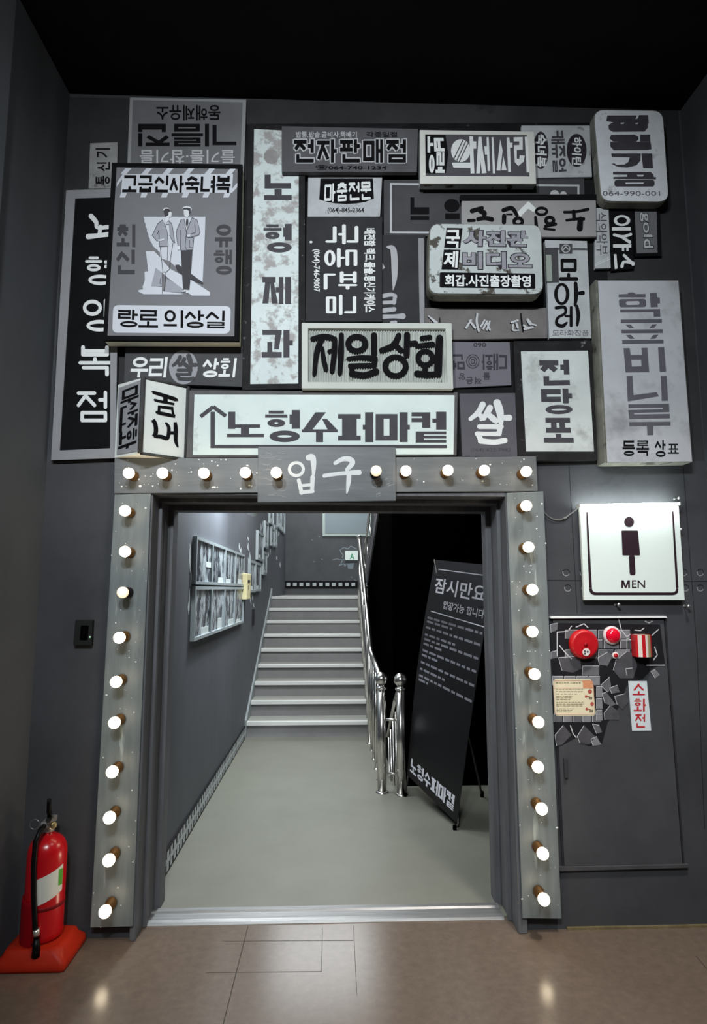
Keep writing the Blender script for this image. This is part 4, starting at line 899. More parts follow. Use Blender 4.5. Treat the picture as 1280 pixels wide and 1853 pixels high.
for k in range(16):
    x, y = bil([(672, 868), (705, 862), (708, 898), (672, 900)], rg.random(), rg.random()); ink.brush([(x, y, .3), (x + 4, y - 2, 1.0), (x + 9, y - 4, .3)])
art(ink, 'brush_mark', M_pale, s, o)
bulb(o, 500, 855, s); bulb(o, 681, 852, s, True)

# ================================================================== RESTROOM SIGN AND FIRE POINT
q = [(1050, 917), (1229, 914), (1240, 1086), (1058, 1086)]; s = .045
o = thing('restroom_sign', 'square white restroom sign with a stick figure pictogram, lit by a strip along its top', 'sign', base_at(q, s))
slab('board', q, s, .022, mat('restroom_white', (222, 232, 228), .45), o)
M_mar = mat('dark_maroon_print', (44, 28, 36), .6)
oq = rrect([(1060, 908), (1219, 905), (1229, 1077), (1067, 1077)], 12); iq = rrect([(1064.5, 906), (1214.5, 903), (1224.5, 1072), (1072, 1072)], 8)
ink = Ink(); n_ = len(oq); keep = [k for k in range(n_) if not (k < 12 and oq[k][1] < 926 and oq[(k + 1) % n_][1] < 926 and abs(oq[k][0] - oq[(k + 1) % n_][0]) > 8)]
for k in range(12, n_):
    j = (k + 1) % n_
    if j == 0: continue
    ink.poly([oq[k], oq[j], iq[j], iq[k]])
ink.poly([(1061, 926), (1064, 926), (1071.8, 1064), (1066.5, 1064)]).poly([(1216.5, 925), (1219.5, 925), (1228.5, 1064), (1223.8, 1064)])
ink.disc(1139, 944.5, 9, 9.4); ink.poly(rrect([(1125, 960), (1155, 960), (1159, 1005), (1127, 1005)], 2)); ink.poly(rrect([(1138.5, 1004), (1149, 1004), (1151, 1041), (1140, 1041)], 5)); ink.poly(Q(1125, 1050, 1128.2, 1064)).poly(Q(1137.3, 1050, 1140.5, 1064)).poly([(1125.5, 1050), (1129.2, 1050), (1134.3, 1064), (1131.4, 1064)]).poly([(1136.3, 1050), (1140, 1050), (1134.2, 1064), (1131.3, 1064)]); ink.font('EN', Q(1144, 1050, 1168, 1064), .012)
art(ink, 'print', M_mar, s, o)
P = wallp(s + .020); a_, b2 = P.at(1050, 914.5), P.at(1229, 911.5); mb = MB(); mb.tube([a_, b2], .0055, 8); strip = mb.build('light_strip', glow('led_strip_glow', (.90, 1.0, .95), 85), o)
mb = MB(); mb.box((a_.x - .006, WALL - .072, a_.z - .008), (a_.x, WALL - .030, a_.z + .008)); mb.box((b2.x, WALL - .072, b2.z - .008), (b2.x + .006, WALL - .030, b2.z + .008)); mb.build('end_clip', mat('pale_plastic', (190, 194, 190), .5), o)
# stem studs and rings around the sign
M_zinc = mat('zinc_stud', (170, 172, 174), .35, metal=.8)
proto = None
for x, y, lab in ((1121, 1094, 'zinc stud in the wall under the middle of the restroom sign'), (1248, 1097, 'zinc stud in the wall under the outer corner of the restroom sign'), (1230, 901, 'zinc stud in the wall above the restroom sign'), (1234, 958, 'zinc stud in the wall beside the edge of the restroom sign')):
    c = wallp(.045).at(x, y); c.y = WALL
    if proto is None:
        mb = MB(); mb.lathe((0, 0, 0), (0, -1, 0), [(0, -.002), (.007, -.002), (.007, .003), (.0035, .004), (.0035, .036), (.0075, .037), (.0085, .041), (.007, .045), (0, .046)], 14); proto = mb.build('wall_stud', M_zinc); k_o = proto
    else: k_o = proto.copy(); COL.objects.link(k_o)
    k_o.location = c; tag(k_o, lab, 'stud', 'zinc studs around the restroom sign')
P = wallp(.012); mb = MB(); mb.tube([P.at(*p) for p in ((983, 920), (986, 928), (993, 935), (1003, 940), (1013, 941), (1024, 937), (1033, 930), (1042, 924), (1049, 917))], .0028, 8)
mb.tube([P.at(1020, 939), P.at(1026, 936)], .006, 8); tag(mb.build('power_cord', mat('grey_cord', (120, 120, 120), .5)), 'thin grey power cord sagging from the bulb board to the restroom sign', 'cord')

q = [(997, 1118), (1206, 1118), (1240, 1568), (1018, 1572)]
o = thing('hydrant_cabinet', 'dark wall cabinet door with painted broken brickwork and a white brushed top ledge', 'fire hydrant cabinet', base_at(q, .01))
frame('frame', q, inset(q, 3, 3, 3, 3), .008, .007, mat('cabinet_edge_paint', (48, 48, 52), .7), o, 0); slab('door', inset(q, 4), .012, .011, mat('cabinet_paint', (72, 73, 77), .6, var=.16, scale=4, bump=.05), o, .002)
slab('ledge', [(997, 1115.5), (1206, 1115), (1209, 1118.5), (997, 1119.5)], .03, .028, mat('brushed_white_ledge', (232, 234, 236), .6), o); slab('bottom_rail', [(1012, 1569), (1247, 1564), (1247, 1571), (1012, 1577)], .018, .016, mat('cabinet_rail_paint', (76, 76, 79), .6, var=.2, scale=12), o)
slab('handle', [(1021, 1372), (1027, 1372), (1029, 1408), (1023, 1409)], .028, .015, mat('cabinet_handle_paint', (58, 58, 62), .5), o)
sC = .0125; z4 = lambda x, y: (960 + x / 4, 1080 + y / 4)
HOLE = [[(140, 190), (940, 200), (975, 480), (880, 520), (820, 590), (700, 640), (640, 800), (560, 910), (520, 1060), (420, 1080), (330, 1020), (220, 1080), (175, 1060), (160, 600)]]
ink = Ink()
for a in HOLE: ink.poly([z4(*p) for p in a])
art(ink, 'painted_hole', mat('painted_hole_dark', (30, 29, 33), .75, var=.3, scale=14), sC, o)
MS = [mat('painted_stone_a', (104, 104, 109), .75, var=.25, scale=22), mat('painted_stone_b', (132, 132, 137), .75, var=.2, scale=22), mat('painted_stone_c', (80, 79, 84), .75, var=.25, scale=22)]
stones = []
for r in range(3):
    for k in range(4): stones.append(([(250 + k * 120 + (r % 2) * 40 + 4, 240 + r * 72), (250 + k * 120 + (r % 2) * 40 + 112, 240 + r * 72), (250 + k * 120 + (r % 2) * 40 + 112, 240 + r * 72 + 62), (250 + k * 120 + (r % 2) * 40 + 4, 240 + r * 72 + 62)], (k + r) % 2))
for k in range(4): stones.append(([(160 + k * 88, 575), (240 + k * 88, 575), (240 + k * 88, 640), (160 + k * 88, 640)], 1))
for k in range(5): stones.append(([(170 + k * 70, 850), (232 + k * 70, 850), (232 + k * 70, 905), (170 + k * 70, 905)], k % 2))
for k in range(3): stones.append(([(480, 650 + k * 85), (520, 650 + k * 85), (525, 725 + k * 85), (480, 725 + k * 85)], 1))
stones += [([(205, 440), (360, 430), (370, 520), (310, 550), (230, 535)], 2), ([(380, 500), (500, 500), (500, 570), (375, 570)], 0), ([(620, 460), (700, 395), (750, 410), (775, 500), (745, 590), (650, 590), (600, 530)], 2), ([(690, 520), (740, 515), (750, 560), (700, 570)], 1),
           ([(510, 640), (575, 580), (590, 670), (560, 690)], 0), ([(575, 660), (630, 640), (650, 690), (590, 700)], 0), ([(520, 700), (550, 690), (620, 780), (590, 790), (540, 770)], 0), ([(610, 720), (690, 700), (715, 760), (670, 815), (630, 780)], 2), ([(535, 840), (580, 785), (640, 830), (645, 890), (540, 890)], 2),
           ([(340, 1010), (390, 930), (470, 1010), (430, 1070), (360, 1060)], 2), ([(440, 1030), (480, 1010), (515, 1070), (455, 1080)], 1), ([(180, 1000), (240, 930), (300, 1000), (230, 1070), (190, 1080)], 2), ([(450, 920), (500, 930), (520, 980), (480, 990)], 0), ([(875, 540), (905, 525), (940, 565), (905, 590)], 1),
           ([(490, 440), (560, 400), (590, 440), (560, 500), (500, 490)], 0), ([(700, 300), (760, 320), (760, 380), (700, 380)], 2), ([(145, 200), (200, 190), (195, 240), (150, 260)], 0), ([(150, 400), (190, 390), (200, 440), (150, 450)], 0)]
for mi in range(3):
    ink = Ink()
    for st_, g_ in stones:
        if g_ == mi: ink.poly([z4(*p) for p in st_])
    art(ink, 'painted_stone', MS[mi], sC, o, 1.5 + .25 * mi)
ink = Ink()
for st_, g_ in stones:
    k = len(st_) // 2; a_ = [z4(*p) for p in st_]
    ink.line(*a_[0], *a_[1], 1.0); ink.line(*a_[0], *a_[-1], .8)
for a in ([(195, 430), (195, 255), (275, 250)], [(280, 240), (300, 210)], [(330, 220), (390, 195), (420, 225)], [(640, 160), (660, 240), (700, 290), (725, 270)], [(755, 240), (800, 245), (825, 225)], [(840, 495), (975, 495)], [(830, 175), (860, 190), (885, 175)], [(880, 280), (930, 235)], [(900, 360), (920, 420), (890, 460)], [(210, 350), (250, 400), (300, 450)], [(290, 930), (310, 990), (335, 1020)]):
    ink.path([z4(*p) for p in a], 1.7, False)
art(ink, 'painted_edge', mat('painted_stone_edge', (205, 206, 211), .7), sC, o, 2.4)

M_red = mat('fire_red', (190, 22, 32), .35, spec=.5); M_redd = mat('deep_red', (150, 12, 24), .4)
P = wallp(.05); c = P.at(1059, 1166); c.y = WALL - .0152
o = thing('alarm_bell', 'large round red fire alarm bell on the broken brick painting', 'fire alarm', c)
mb = MB(); mb.lathe(c, (0, -1, 0), [(.0, 0), (.066, 0), (.0715, .006), (.073, .016), (.071, .028), (.064, .038), (.058, .041), (.052, .040), (.03, .043), (.012, .045), (0, .045)], 48); mb.build('gong', M_red, o)
mb = MB(); mb.lathe(c, (0, -1, 0), [(.0105, .043), (.0105, .047), (.008, .050), (0, .051)], 20); mb.build('centre_cap', M_redd, o)
P = wallp(.0135 + .0475); Ink().disc(1061.5, 1180, 7, 7).lay('sticker', mat('sticker_white', (226, 220, 216), .5), P, 0, o); Ink().disc(1059, 1178.5, 1.6, 2).disc(1059, 1183, 1.6, 2).disc(1064, 1179.5, 1.8, 2).lay('sticker_mark', I_dark, P, .0006, o)
c = wallp(.04).at(1110.5, 1150); c.y = WALL - .0152
o = thing('indicator_lamp', 'small red dome lamp with a white ring, beside the alarm bell', 'fire alarm lamp', c)
mb = MB(); mb.lathe(c, (0, -1, 0), [(.0, 0), (.045, 0), (.0455, .012), (.042, .018), (.035, .019)], 36); mb.build('ring', mat('ring_white', (226, 214, 214), .4), o)
lens = mat('red_lens', (205, 10, 40), .12, emit=.25, spec=.6); mb = MB(); mb.lathe(c, (0, -1, 0), [(.036, .016), (.035, .024), (.030, .033), (.020, .040), (.008, .043), (0, .0435)], 36); mb.build('lens', lens, o)
c = wallp(.02).at(1114, 1186); c.y = WALL - .0152
o = thing('call_button', 'tiny red push button with a pale ring under the red dome lamp', 'alarm button', c)
mb = MB(); mb.lathe(c, (0, -1, 0), [(0, 0), (.0165, 0), (.0165, .008), (.013, .010), (.010, .010)], 24); mb.build('ring', mat('ring_white', (226, 214, 214)), o)
mb = MB(); mb.lathe(c, (0, -1, 0), [(.0105, .006), (.0105, .012), (.006, .015), (0, .0155)], 20); mb.build('button', M_red, o)
s = .07; P = wallp(s); a_, b2 = P.at(1151.5, 1149), P.at(1183.5, 1189); wd = b2.x - a_.x; cx = (a_.x + b2.x) / 2
o = thing('emergency_light', 'small red wall box with white and gold upright stripes, beside the red dome lamp', 'emergency box', (cx, WALL - .0152, b2.z))
rows = {}; bands = [(0, .10, 0), (.10, .30, 1), (.30, .50, 0), (.50, .64, 1), (.64, .84, 2), (.84, 1, 0)]
for mi, nm, mm in ((0, 'housing', M_red), (1, 'white_stripe', mat('stripe_white', (226, 214, 206), .4)), (2, 'gold_stripe', mat('stripe_gold', (196, 176, 130), .3, metal=.4))):
    mb = MB()
    for u0, u1, g_ in bands:
        if g_ != mi: continue
        pr = []
        for k in range(7):
            u = u0 + (u1 - u0) * k / 6; x = a_.x + wd * u; dpt = .030 + .034 * math.sqrt(max(0, 1 - (2 * u - 1) ** 2 * .85)); pr.append((x, WALL - .0152 - dpt))
        f_ = [(x, y, a_.z) for x, y in pr]; g2 = [(x, y, b2.z) for x, y in pr]
        mb.prism(f_ + [(pr[-1][0], WALL - .0152, a_.z), (pr[0][0], WALL - .0152, a_.z)], g2 + [(pr[-1][0], WALL - .0152, b2.z), (pr[0][0], WALL - .0152, b2.z)])
    mb.build(nm, mm, o)
q = rrect([(1001, 1229), (1073, 1229.5), (1079, 1295), (1004, 1295)], 4, 1)
o = thing('instruction_card', 'cream instruction card with red print and small drawings, under the alarm bell', 'notice', base_at([(1001, 1229), (1073, 1229), (1079, 1295), (1004, 1295)], .016))
slab('card', q, .0155, .002, mat('cream_card', (232, 222, 190), .5, var=.04, scale=10), o, bevel=0)
n7 = lambda x, y: (995 + x / 12.8, 1220 + y / 12.8)
ink = Ink(); bo = [n7(110, 150), n7(985, 150), n7(1020, 300), n7(1050, 900), n7(1020, 930), n7(140, 930), n7(115, 830), n7(95, 320)]
for k in range(8): ink.line(*bo[k], *bo[(k + 1) % 8], .6)
ink.line(*n7(100, 322), *n7(1010, 322), .6); ink.disc(*n7(935, 400), 3.8, 4).disc(*n7(985, 690), 3.2, 3.8).disc(*n7(845, 515), 2.4, 2.5).disc(*n7(860, 805), 2.4, 2.5).line(*n7(860, 515), *n7(940, 525), 1.6).line(*n7(870, 810), *n7(950, 815), 1.6); art(ink, 'print', mat('card_red_print', (178, 86, 76), .6), .0155, o)
art(Ink().poly([n7(765, 155), n7(985, 155), n7(1005, 318), n7(775, 318)]), 'heading_box', mat('card_orange_box', (216, 150, 110), .6), .0155, o)
ink = Ink(); ink.poly([n7(905, 525), n7(990, 525), n7(990, 585), n7(910, 585)]).poly([n7(925, 825), n7(1010, 825), n7(1010, 885), n7(930, 885)]); ink.font('옥내소화전 사용방법', [n7(140, 180), n7(720, 180), n7(722, 220), n7(140, 220)], .01)
ink.dashes([n7(150, 350), n7(800, 350), n7(800, 950), n7(160, 950)], [(1, 0), (.95, .075), (.75, .17), (.6, .26), (.55, .32), (.5, .39), (1, .49), (1, .56), (.95, .63), (.62, .74), (.6, .80), (.5, .86)], 3, .018); art(ink, 'print', mat('card_grey_print', (128, 116, 96), .6), .0155, o)
q = [(1137.5, 1232.5), (1171, 1232.5), (1179, 1322), (1144.5, 1322.5)]
o = thing('hydrant_label', 'white upright sticker with red brush letters meaning fire hydrant', 'sticker', base_at(q, .016)); slab('sticker', q, .0148, .002, mat('sticker_white_plain', (216, 224, 228), .5), o, bevel=0)
ink = Ink()
for ch, b in (('소', (1145, 1237, 1168, 1258)), ('화', (1147, 1264, 1170, 1288)), ('전', (1150, 1292, 1168, 1317))): ink.hangul(ch, Q(*b), .12, .15, rnd=True)
art(ink, 'lettering', mat('red_lettering', (186, 44, 52), .6), .0148, o, .6)

# wall switch box on the dark wall
q = [(136, 1122), (167, 1122), (165, 1168), (132, 1168)]
o = thing('control_switch', 'small dark wall switch box with a green light, beside the bulb board', 'switch box', base_at(q, .03)); slab('cover', q, .03, .029, mat('switch_dark', (30, 32, 32), .5), o, bevel=.003)
slab('keypad', [(146, 1132), (160, 1132), (158, 1158), (144, 1158)], .036, .006, M_black, o); c = wallp(.037).at(162, 1153); mb = MB(); mb.lathe((c.x, WALL - .031, c.z), (0, -1, 0), [(.004, 0), (.004, .004), (0, .006)], 12); mb.build('status_light', glow('green_led', (.05, .8, .3), .5), o)

# ================================================================== FIRE EXTINGUISHER ON ITS STAND
ec = Vector((-1.268, 2.985, 0)); M_or = mat('red_orange_plastic', (178, 42, 22), .45, var=.1, scale=14)
o = thing('extinguisher_stand', 'red plastic stand with a flared square foot on the brown floor', 'extinguisher stand', ec)
def ssq(h, w_, d_, r): return [(ec.x + p[0], ec.y + p[1], h) for p in rrect([(-w_, -d_), (w_, -d_), (w_, d_), (-w_, d_)], r, 4)]
mb = MB(); lv = [ssq(0, .148, .125, .02), ssq(.012, .150, .127, .02), ssq(.035, .148, .125, .025), ssq(.055, .125, .11, .03), ssq(.075, .118, .105, .04), ssq(.08, .10, .095, .05)]; mb.grid(lv, 0, True); mb.face(lv[-1]); mb.face(lv[0][::-1]); mb.build('foot', M_or, o)
mb = MB(); rows = []
for h in (.08, .16, .24, .26):
    rr = .092 if h < .25 else .090; rows.append([(ec.x + rr * math.cos(math.radians(t)), ec.y + rr * math.sin(math.radians(t)), h) for t in range(55, 266, 10)])
for h in (.26, .08): rows.append([(ec.x + .086 * math.cos(math.radians(t)), ec.y + .086 * math.sin(math.radians(t)), h) for t in range(55, 266, 10)])
mb.grid(rows, 0, False); mb.build('cradle', M_redd, o)
e0 = Vector((ec.x, ec.y, .082)); o = thing('fire_extinguisher', 'red fire extinguisher with black hose and white label, standing in its red stand', 'fire extinguisher', e0)
mb = MB(); mb.lathe(e0, (0, 0, 1), [(0, 0), (.07, .0), (.0815, .012), (.0825, .03), (.0825, .345), (.080, .372), (.070, .397), (.052, .416), (.034, .427), (.024, .432), (.022, .445), (0, .445)], 40); mb.build('cylinder', mat('extinguisher_red', (196, 16, 26), .25, spec=.6), o)
mb = MB(); rows = []
for k in range(13):
    t = math.radians(-98 + k * 7); lift = .045 * k / 12; rows.append([(e0.x + .0832 * math.cos(t), e0.y + .0832 * math.sin(t), e0.z + h + lift) for h in (.155, .265)])
mb.grid(rows, 0, False); lab = mb.build('label', mat('label_white', (224, 224, 214), .5), o)
mb = MB(); rows = []
for k in range(4):
    t = math.radians(-30 + k * 5); rows.append([(e0.x + .0838 * math.cos(t), e0.y + .0838 * math.sin(t), e0.z + h) for h in (.225, .292)])
mb.grid(rows, 0, False); mb.build('green_print', mat('label_green', (90, 170, 60), .5), lab)
mb = MB(); mb.lathe(e0, (0, 0, 1), [(.024, .440), (.024, .452), (.017, .456), (.017, .490), (0, .490)], 20); mb.box((e0.x - .016, e0.y - .05, e0.z + .468), (e0.x + .016, e0.y + .05, e0.z + .492)); mb.build('valve', mat('valve_metal', (214, 210, 204), .3, metal=.7), o, .002)
hm = mat('black_handle', (14, 14, 15), .4); d_ = Vector((.35, -.94, 0))
for z_, up_ in ((.492, .03), (.505, .10)):
    a_ = e0 + Vector((0, 0, z_)); mb = MB(); mb.tube([a_ - d_ * .02, a_ + d_ * .05 + Vector((0, 0, up_ * .3)), a_ + d_ * .115 + Vector((0, 0, up_))], [.012, .011, .009], 10); mb.build('handle', hm, o)
mb = MB(); cc = e0 + Vector((-.05, -.03, .478)); mb.tube([cc + Vector((.021 * math.cos(t), 0, .021 * math.sin(t))) for t in [math.radians(k * 20) for k in range(19)]], .0018, 6, cap=False); mb.build('pin_ring', M_zinc, o)
mb = MB(); mb.lathe(e0 + Vector((.03, -.03, .475)), (.6, -.8, .1), [(0, 0), (.014, 0), (.014, .012), (.011, .015), (0, .015)], 16); mb.build('gauge', mat('gauge_brass', (190, 170, 120), .3, metal=.7), o)
hs = [e0 + Vector(p) for p in ((.0, -.045, .478), (-.004, -.075, .47), (-.012, -.098, .43), (-.012, -.102, .33), (-.004, -.102, .22), (.006, -.102, .12), (.018, -.104, .03))]
mb = MB(); mb.tube(hs, .011, 12); hose = mb.build('hose', hm, o); mb = MB(); mb.tube([hs[-1] + Vector((0, 0, .012)), hs[-1] + Vector((.004, 0, -.055))], [.012, .019], 14); mb.build('nozzle', hm, hose)
mb = MB(); mb.tube([hs[-2] + Vector((.009, -.001, -.04)), hs[-2] + Vector((.012, -.001, -.065))], .0135, 12); mb.build('hose_ferrule', mat('valve_metal', (214, 210, 204)), hose)
mb = MB(); mb.lathe(e0 + Vector((0, 0, .135)), (0, 0, 1), [(.083, 0), (.0845, .001), (.0845, .014), (.083, .015)], 40); mb.build('strap', mat('strap_red', (120, 20, 24), .5), o)

# ================================================================== CORRIDOR FURNISHINGS
LW = Plane((CX + .03, 0, 0), (1, 0, 0))
def side(x, y, off=0.0): return LW.at(x, y, off)
M_frame = mat('silver_picture_frame', (176, 186, 190), .35, metal=.3); 
def photo_mat(k):
    rg = random.Random(k); m = bpy.data.materials.new('old_photo_print'); m.use_nodes = True; nt = m.node_tree; L = nt.links; b = nt.nodes['Principled BSDF']; b.inputs['Roughness'].default_value = .25
    g_ = nt.nodes.new('ShaderNodeNewGeometry'); mp = nt.nodes.new('ShaderNodeMapping'); mp.inputs['Location'].default_value = (rg.random() * 9, rg.random() * 9, rg.random() * 9); mp.inputs['Scale'].default_value = (1, 7, 3)
    n = nt.nodes.new('ShaderNodeTexNoise'); n.inputs['Scale'].default_value = 1.6; n.inputs['Detail'].default_value = 7; n.inputs['Roughness'].default_value = .7
    r = nt.nodes.new('ShaderNodeValToRGB'); r.color_ramp.elements[0].position = .46; r.color_ramp.elements[0].color = (.025, .028, .04, 1); r.color_ramp.elements[1].position = .56; r.color_ramp.elements[1].color = (.50, .56, .60, 1)
    L.new(g_.outputs['Position'], mp.inputs[0]); L.new(mp.outputs[0], n.inputs['Vector']); L.new(n.outputs[0], r.inputs[0]); L.new(r.outputs[0], b.inputs['Base Color']); return m
PM = [photo_mat(k) for k in range(4)]
M_note = mat('caption_card', (214, 222, 222), .5)
def picture(y0, y1, z0, z1, lab, k, note=None, t=.028, grp='framed old photographs on the corridor wall', bw=.022):
    x = CX; o = thing('framed_photo', lab, 'framed photograph', (x, (y0 + y1) / 2, z0), grp)
    f_ = lambda a, b, c, d, xx: [(xx, a, d), (xx, b, d), (xx, b, c), (xx, a, c)]
    mb = MB(); mb.ring(f_(y0, y1, z0, z1, x + t), f_(y0 + bw, y1 - bw, z0 + bw, z1 - bw, x + t), f_(y0, y1, z0, z1, x), f_(y0 + bw, y1 - bw, z0 + bw, z1 - bw, x)); mb.build('frame', M_frame, o)
    mb = MB(); mb.box((x + .002, y0 + bw, z0 + bw), (x + t - .012, y1 - bw, z1 - bw)); pr = mb.build('print', PM[k % 4], o)
    if note:
        a, b, c, d = note; w_, h_ = y1 - y0, z1 - z0; mb = MB(); mb.box((x + t - .012, y0 + w_ * a, z0 + h_ * b), (x + t - .009, y0 + w_ * c, z0 + h_ * d)); mb.build('caption', M_note, o)
    return o
ya = side(355, 1060).y; yb = side(443, 1050).y; zt = side(358, 970).z; zm = 1.625; zb = side(346, 1163).z
nts = [[(.62, .40, .95, .52), (.5, .03, .9, .2), (.08, .03, .55, .18), (.4, .04, .8, .2)], [(.45, .04, .9, .2), (.55, .04, .85, .3), (.5, .04, .9, .2), (.3, .04, .7, .14)]]
pos_ = ['nearest the doorway', 'second from the doorway', 'third from the doorway', 'beside the cream box']
for r in range(2):
    for k in range(4):
        a = ya + (yb - ya) * k / 4; b = ya + (yb - ya) * (k + 1) / 4
        picture(a, b, zm + .006 if r == 0 else zb, zt if r == 0 else zm - .006, 'framed old photograph in the %s row of the block, %s' % ('upper' if r == 0 else 'lower', pos_[k]), k + r * 2, nts[r][k])
def pix_pic(x0, x1, yt, yb_, lab, k, n=1):
    a, b = side(x0, 1060).y, side(x1, 1060).y; zc = side((x0 + x1) / 2, yt).z; zd = side((x0 + x1) / 2, yb_).z
    picture(a, b, zd, zc, lab, k, (.3, .05, .6, .2), .03, 'framed photographs along the stairs', .03)
pix_pic(453, 463, 1014, 1072, 'framed photograph just past the cream box on the corridor wall', 0); pix_pic(463.4, 473, 1018, 1070, 'second framed photograph past the cream box, below the tall pale one', 1)
pix_pic(466, 476.5, 962, 1014, 'tall pale framed photograph above the pair past the cream box', 2); pix_pic(476.9, 483, 998, 1040, 'narrow dark framed photograph low beside the first steps', 3)
pix_pic(479, 485, 943, 991, 'brightly lit framed photograph on the wall above the steps', 1); pix_pic(491, 496, 953, 988, 'small framed photograph above the middle steps', 2); pix_pic(497, 501, 950, 989, 'framed photograph above the upper steps, one before the last pair', 0)
pix_pic(502, 508, 905, 955, 'framed photograph high on the wall, first of the last pair', 3); pix_pic(508.5, 515, 915, 962, 'framed photograph high on the wall, last before the landing', 1); pix_pic(487.5, 494, 890, 948, 'framed photograph high up, above the small one over the steps', 2)
a_, b2 = side(441, 1085), side(455, 1040); o = thing('wall_box', 'small cream electrical box on the corridor wall between the framed photographs', 'electrical box', (CX, a_.y, a_.z))
mb = MB(); mb.box((CX, a_.y, a_.z), (CX + .06, a_.y + .30, b2.z)); mb.build('housing', mat('cream_plastic', (236, 226, 178), .5), o, .006)
mb = MB(); mb.box((CX + .06, a_.y + .12, a_.z + .10), (CX + .063, a_.y + .15, b2.z - .12)); mb.box((CX + .06, a_.y + .07, b2.z - .09), (CX + .064, a_.y + .23, b2.z - .065)); mb.build('slot', I_dark, o)
a_ = side(462, 1128); mb = MB(); mb.box((CX, a_.y - .06, a_.z - .02), (CX + .02, a_.y + .06, a_.z + .17)); tag(mb.build('cover_plate', mat('dark_plate', (40, 40, 44), .5), None, .004), 'narrow dark cover plate low on the corridor wall', 'cover plate')
# torn white paint flakes round the frames
rg = random.Random(11); ink = Ink()
for x, y, h in ((344, 1010, 52), (345, 1045, 30), (343, 1085, 40), (342, 1100, 26), (433, 990, 14), (437, 996, 10), (450, 990, 16), (452, 1010, 22), (449, 1020, 24), (472, 955, 16), (476, 950, 14), (486, 1005, 10), (490, 998, 12), (455, 1085, 18), (459, 1095, 8), (501, 1010, 8), (507, 1022, 10), (505, 965, 10), (448, 975, 8), (456, 1080, 12)):
    ink.brush([(x, y - h / 2, .5), (x + rg.uniform(-1.5, 1.5), y, 2.2), (x + rg.uniform(-2, 2), y + h / 2, .6)], False)
fl = ink.lay('paint_flake', mat('pale_flake_paint', (206, 216, 220), .6), Plane((CX, 0, 0), (1, 0, 0)), .002, bpy.data.objects['wall_corridor_left']); struct(fl)
# spotlight over the frames
c = Plane((-.72, 0, 0), (1, 0, 0)).at(461, 917); o = thing('wall_spotlight', 'bright white spotlight over the framed photographs, just under the door head', 'spotlight', c)
ax = Vector((-.30, .45, -.84)).normalized(); mb = MB(); mb.lathe(c - ax * .05, ax, [(0, 0), (.04, 0), (.045, .02), (.05, .13), (.044, .13), (.04, .05), (0, .045)], 24); mb.build('shade', mat('white_lamp_shade', (228, 228, 224), .4), o)
mb = MB(); mb.lathe(c, ax, [(.038, .06), (.038, .07), (.02, .075), (0, .076)], 20); mb.build('lamp', glow('spot_lamp_glow', (.92, .98, 1), 9), o); mb = MB(); mb.tube([c - ax * .05, c + Vector((-.02, 0, .1)), Vector((c.x - .02, c.y, 3.5))], .009, 8); mb.build('stem', M_zinc, o)
spot('added_wall_spot', (-.62, 5.0, 2.85), (-.93, 4.9, 2.2), 240, (.86, .95, 1.0), 150, 1.0, .10)  # unseen spot added apart from the fixture, to put a highlight on the wall
# landing wall: pale board, exit light in a painted hole
BW = Plane((0, YEND, 0), (0, -1, 0))
def bslab(name, q, t, m, parent=None, off=0):
    f_ = [BW.at(x, y, t + off) for x, y in q]; mb = MB(); mb.prism(f_, [Vector((p.x, YEND - off, p.z)) for p in f_]); return mb.build(name, m, parent)
q = [(584, 870), (672, 870), (672, 970), (584, 970)]; o = thing('notice_board', 'large pale blank board high on the landing wall', 'board', BW.at(628, 970))
bslab('frame', q, .03, mat('board_frame_white', (196, 208, 202), .5), o); bslab('panel', [(588.5, 870), (668, 870), (668, 965), (588.5, 965)], .006, mat('board_blue_grey', (150, 163, 168), .5), o, .0301)
q = [(625, 997), (651, 997), (651, 1013.5), (625, 1013.5)]; o = thing('exit_light', 'small white exit light with a green running figure on the landing wall', 'exit sign', BW.at(638, 1013))
bslab('housing', q, .05, mat('exit_white', (216, 228, 224), .4, emit=.35), o); ink = Ink(); ink.disc(637.5, 1003, 1.4, 1.4).path([(637, 1005), (636, 1008.5), (634, 1011)], 1.6).path([(636.5, 1008), (640, 1009), (640, 1012)], 1.5).path([(634, 1006.5), (637, 1005.5), (640, 1007)], 1.2)
ink.lay('pictogram', mat('exit_green', (40, 150, 110), .5, emit=.2), BW, .0515, o)
ink = Ink(); P8 = lambda x, y: (560 + x / 8, 900 + y / 8)
ink.path([P8(*p) for p in ((685, 745), (600, 705), (560, 745), (500, 725), (445, 760), (460, 800), (490, 830), (480, 880))], 1.6, False).path([P8(*p) for p in ((340, 905), (400, 890), (450, 905), (520, 905))], 1.4, False).path([P8(*p) for p in ((480, 910), (460, 960), (430, 990), (500, 960), (515, 1000), (540, 960), (640, 970))], 1.4, False).poly([P8(*p) for p in ((550, 960), (650, 950), (630, 1035), (560, 1035))])
for x, y in ((60, 925), (170, 890), (130, 560), (650, 1190), (600, 1150), (30, 610)): a_ = P8(x, y); ink.line(a_[0], a_[1], a_[0] + 3, a_[1] + 1.5, 1.1)
struct(ink.lay('painted_crack', mat('crack_pale_paint', (150, 162, 172), .6), BW, .002, bpy.data.objects['wall_landing']))

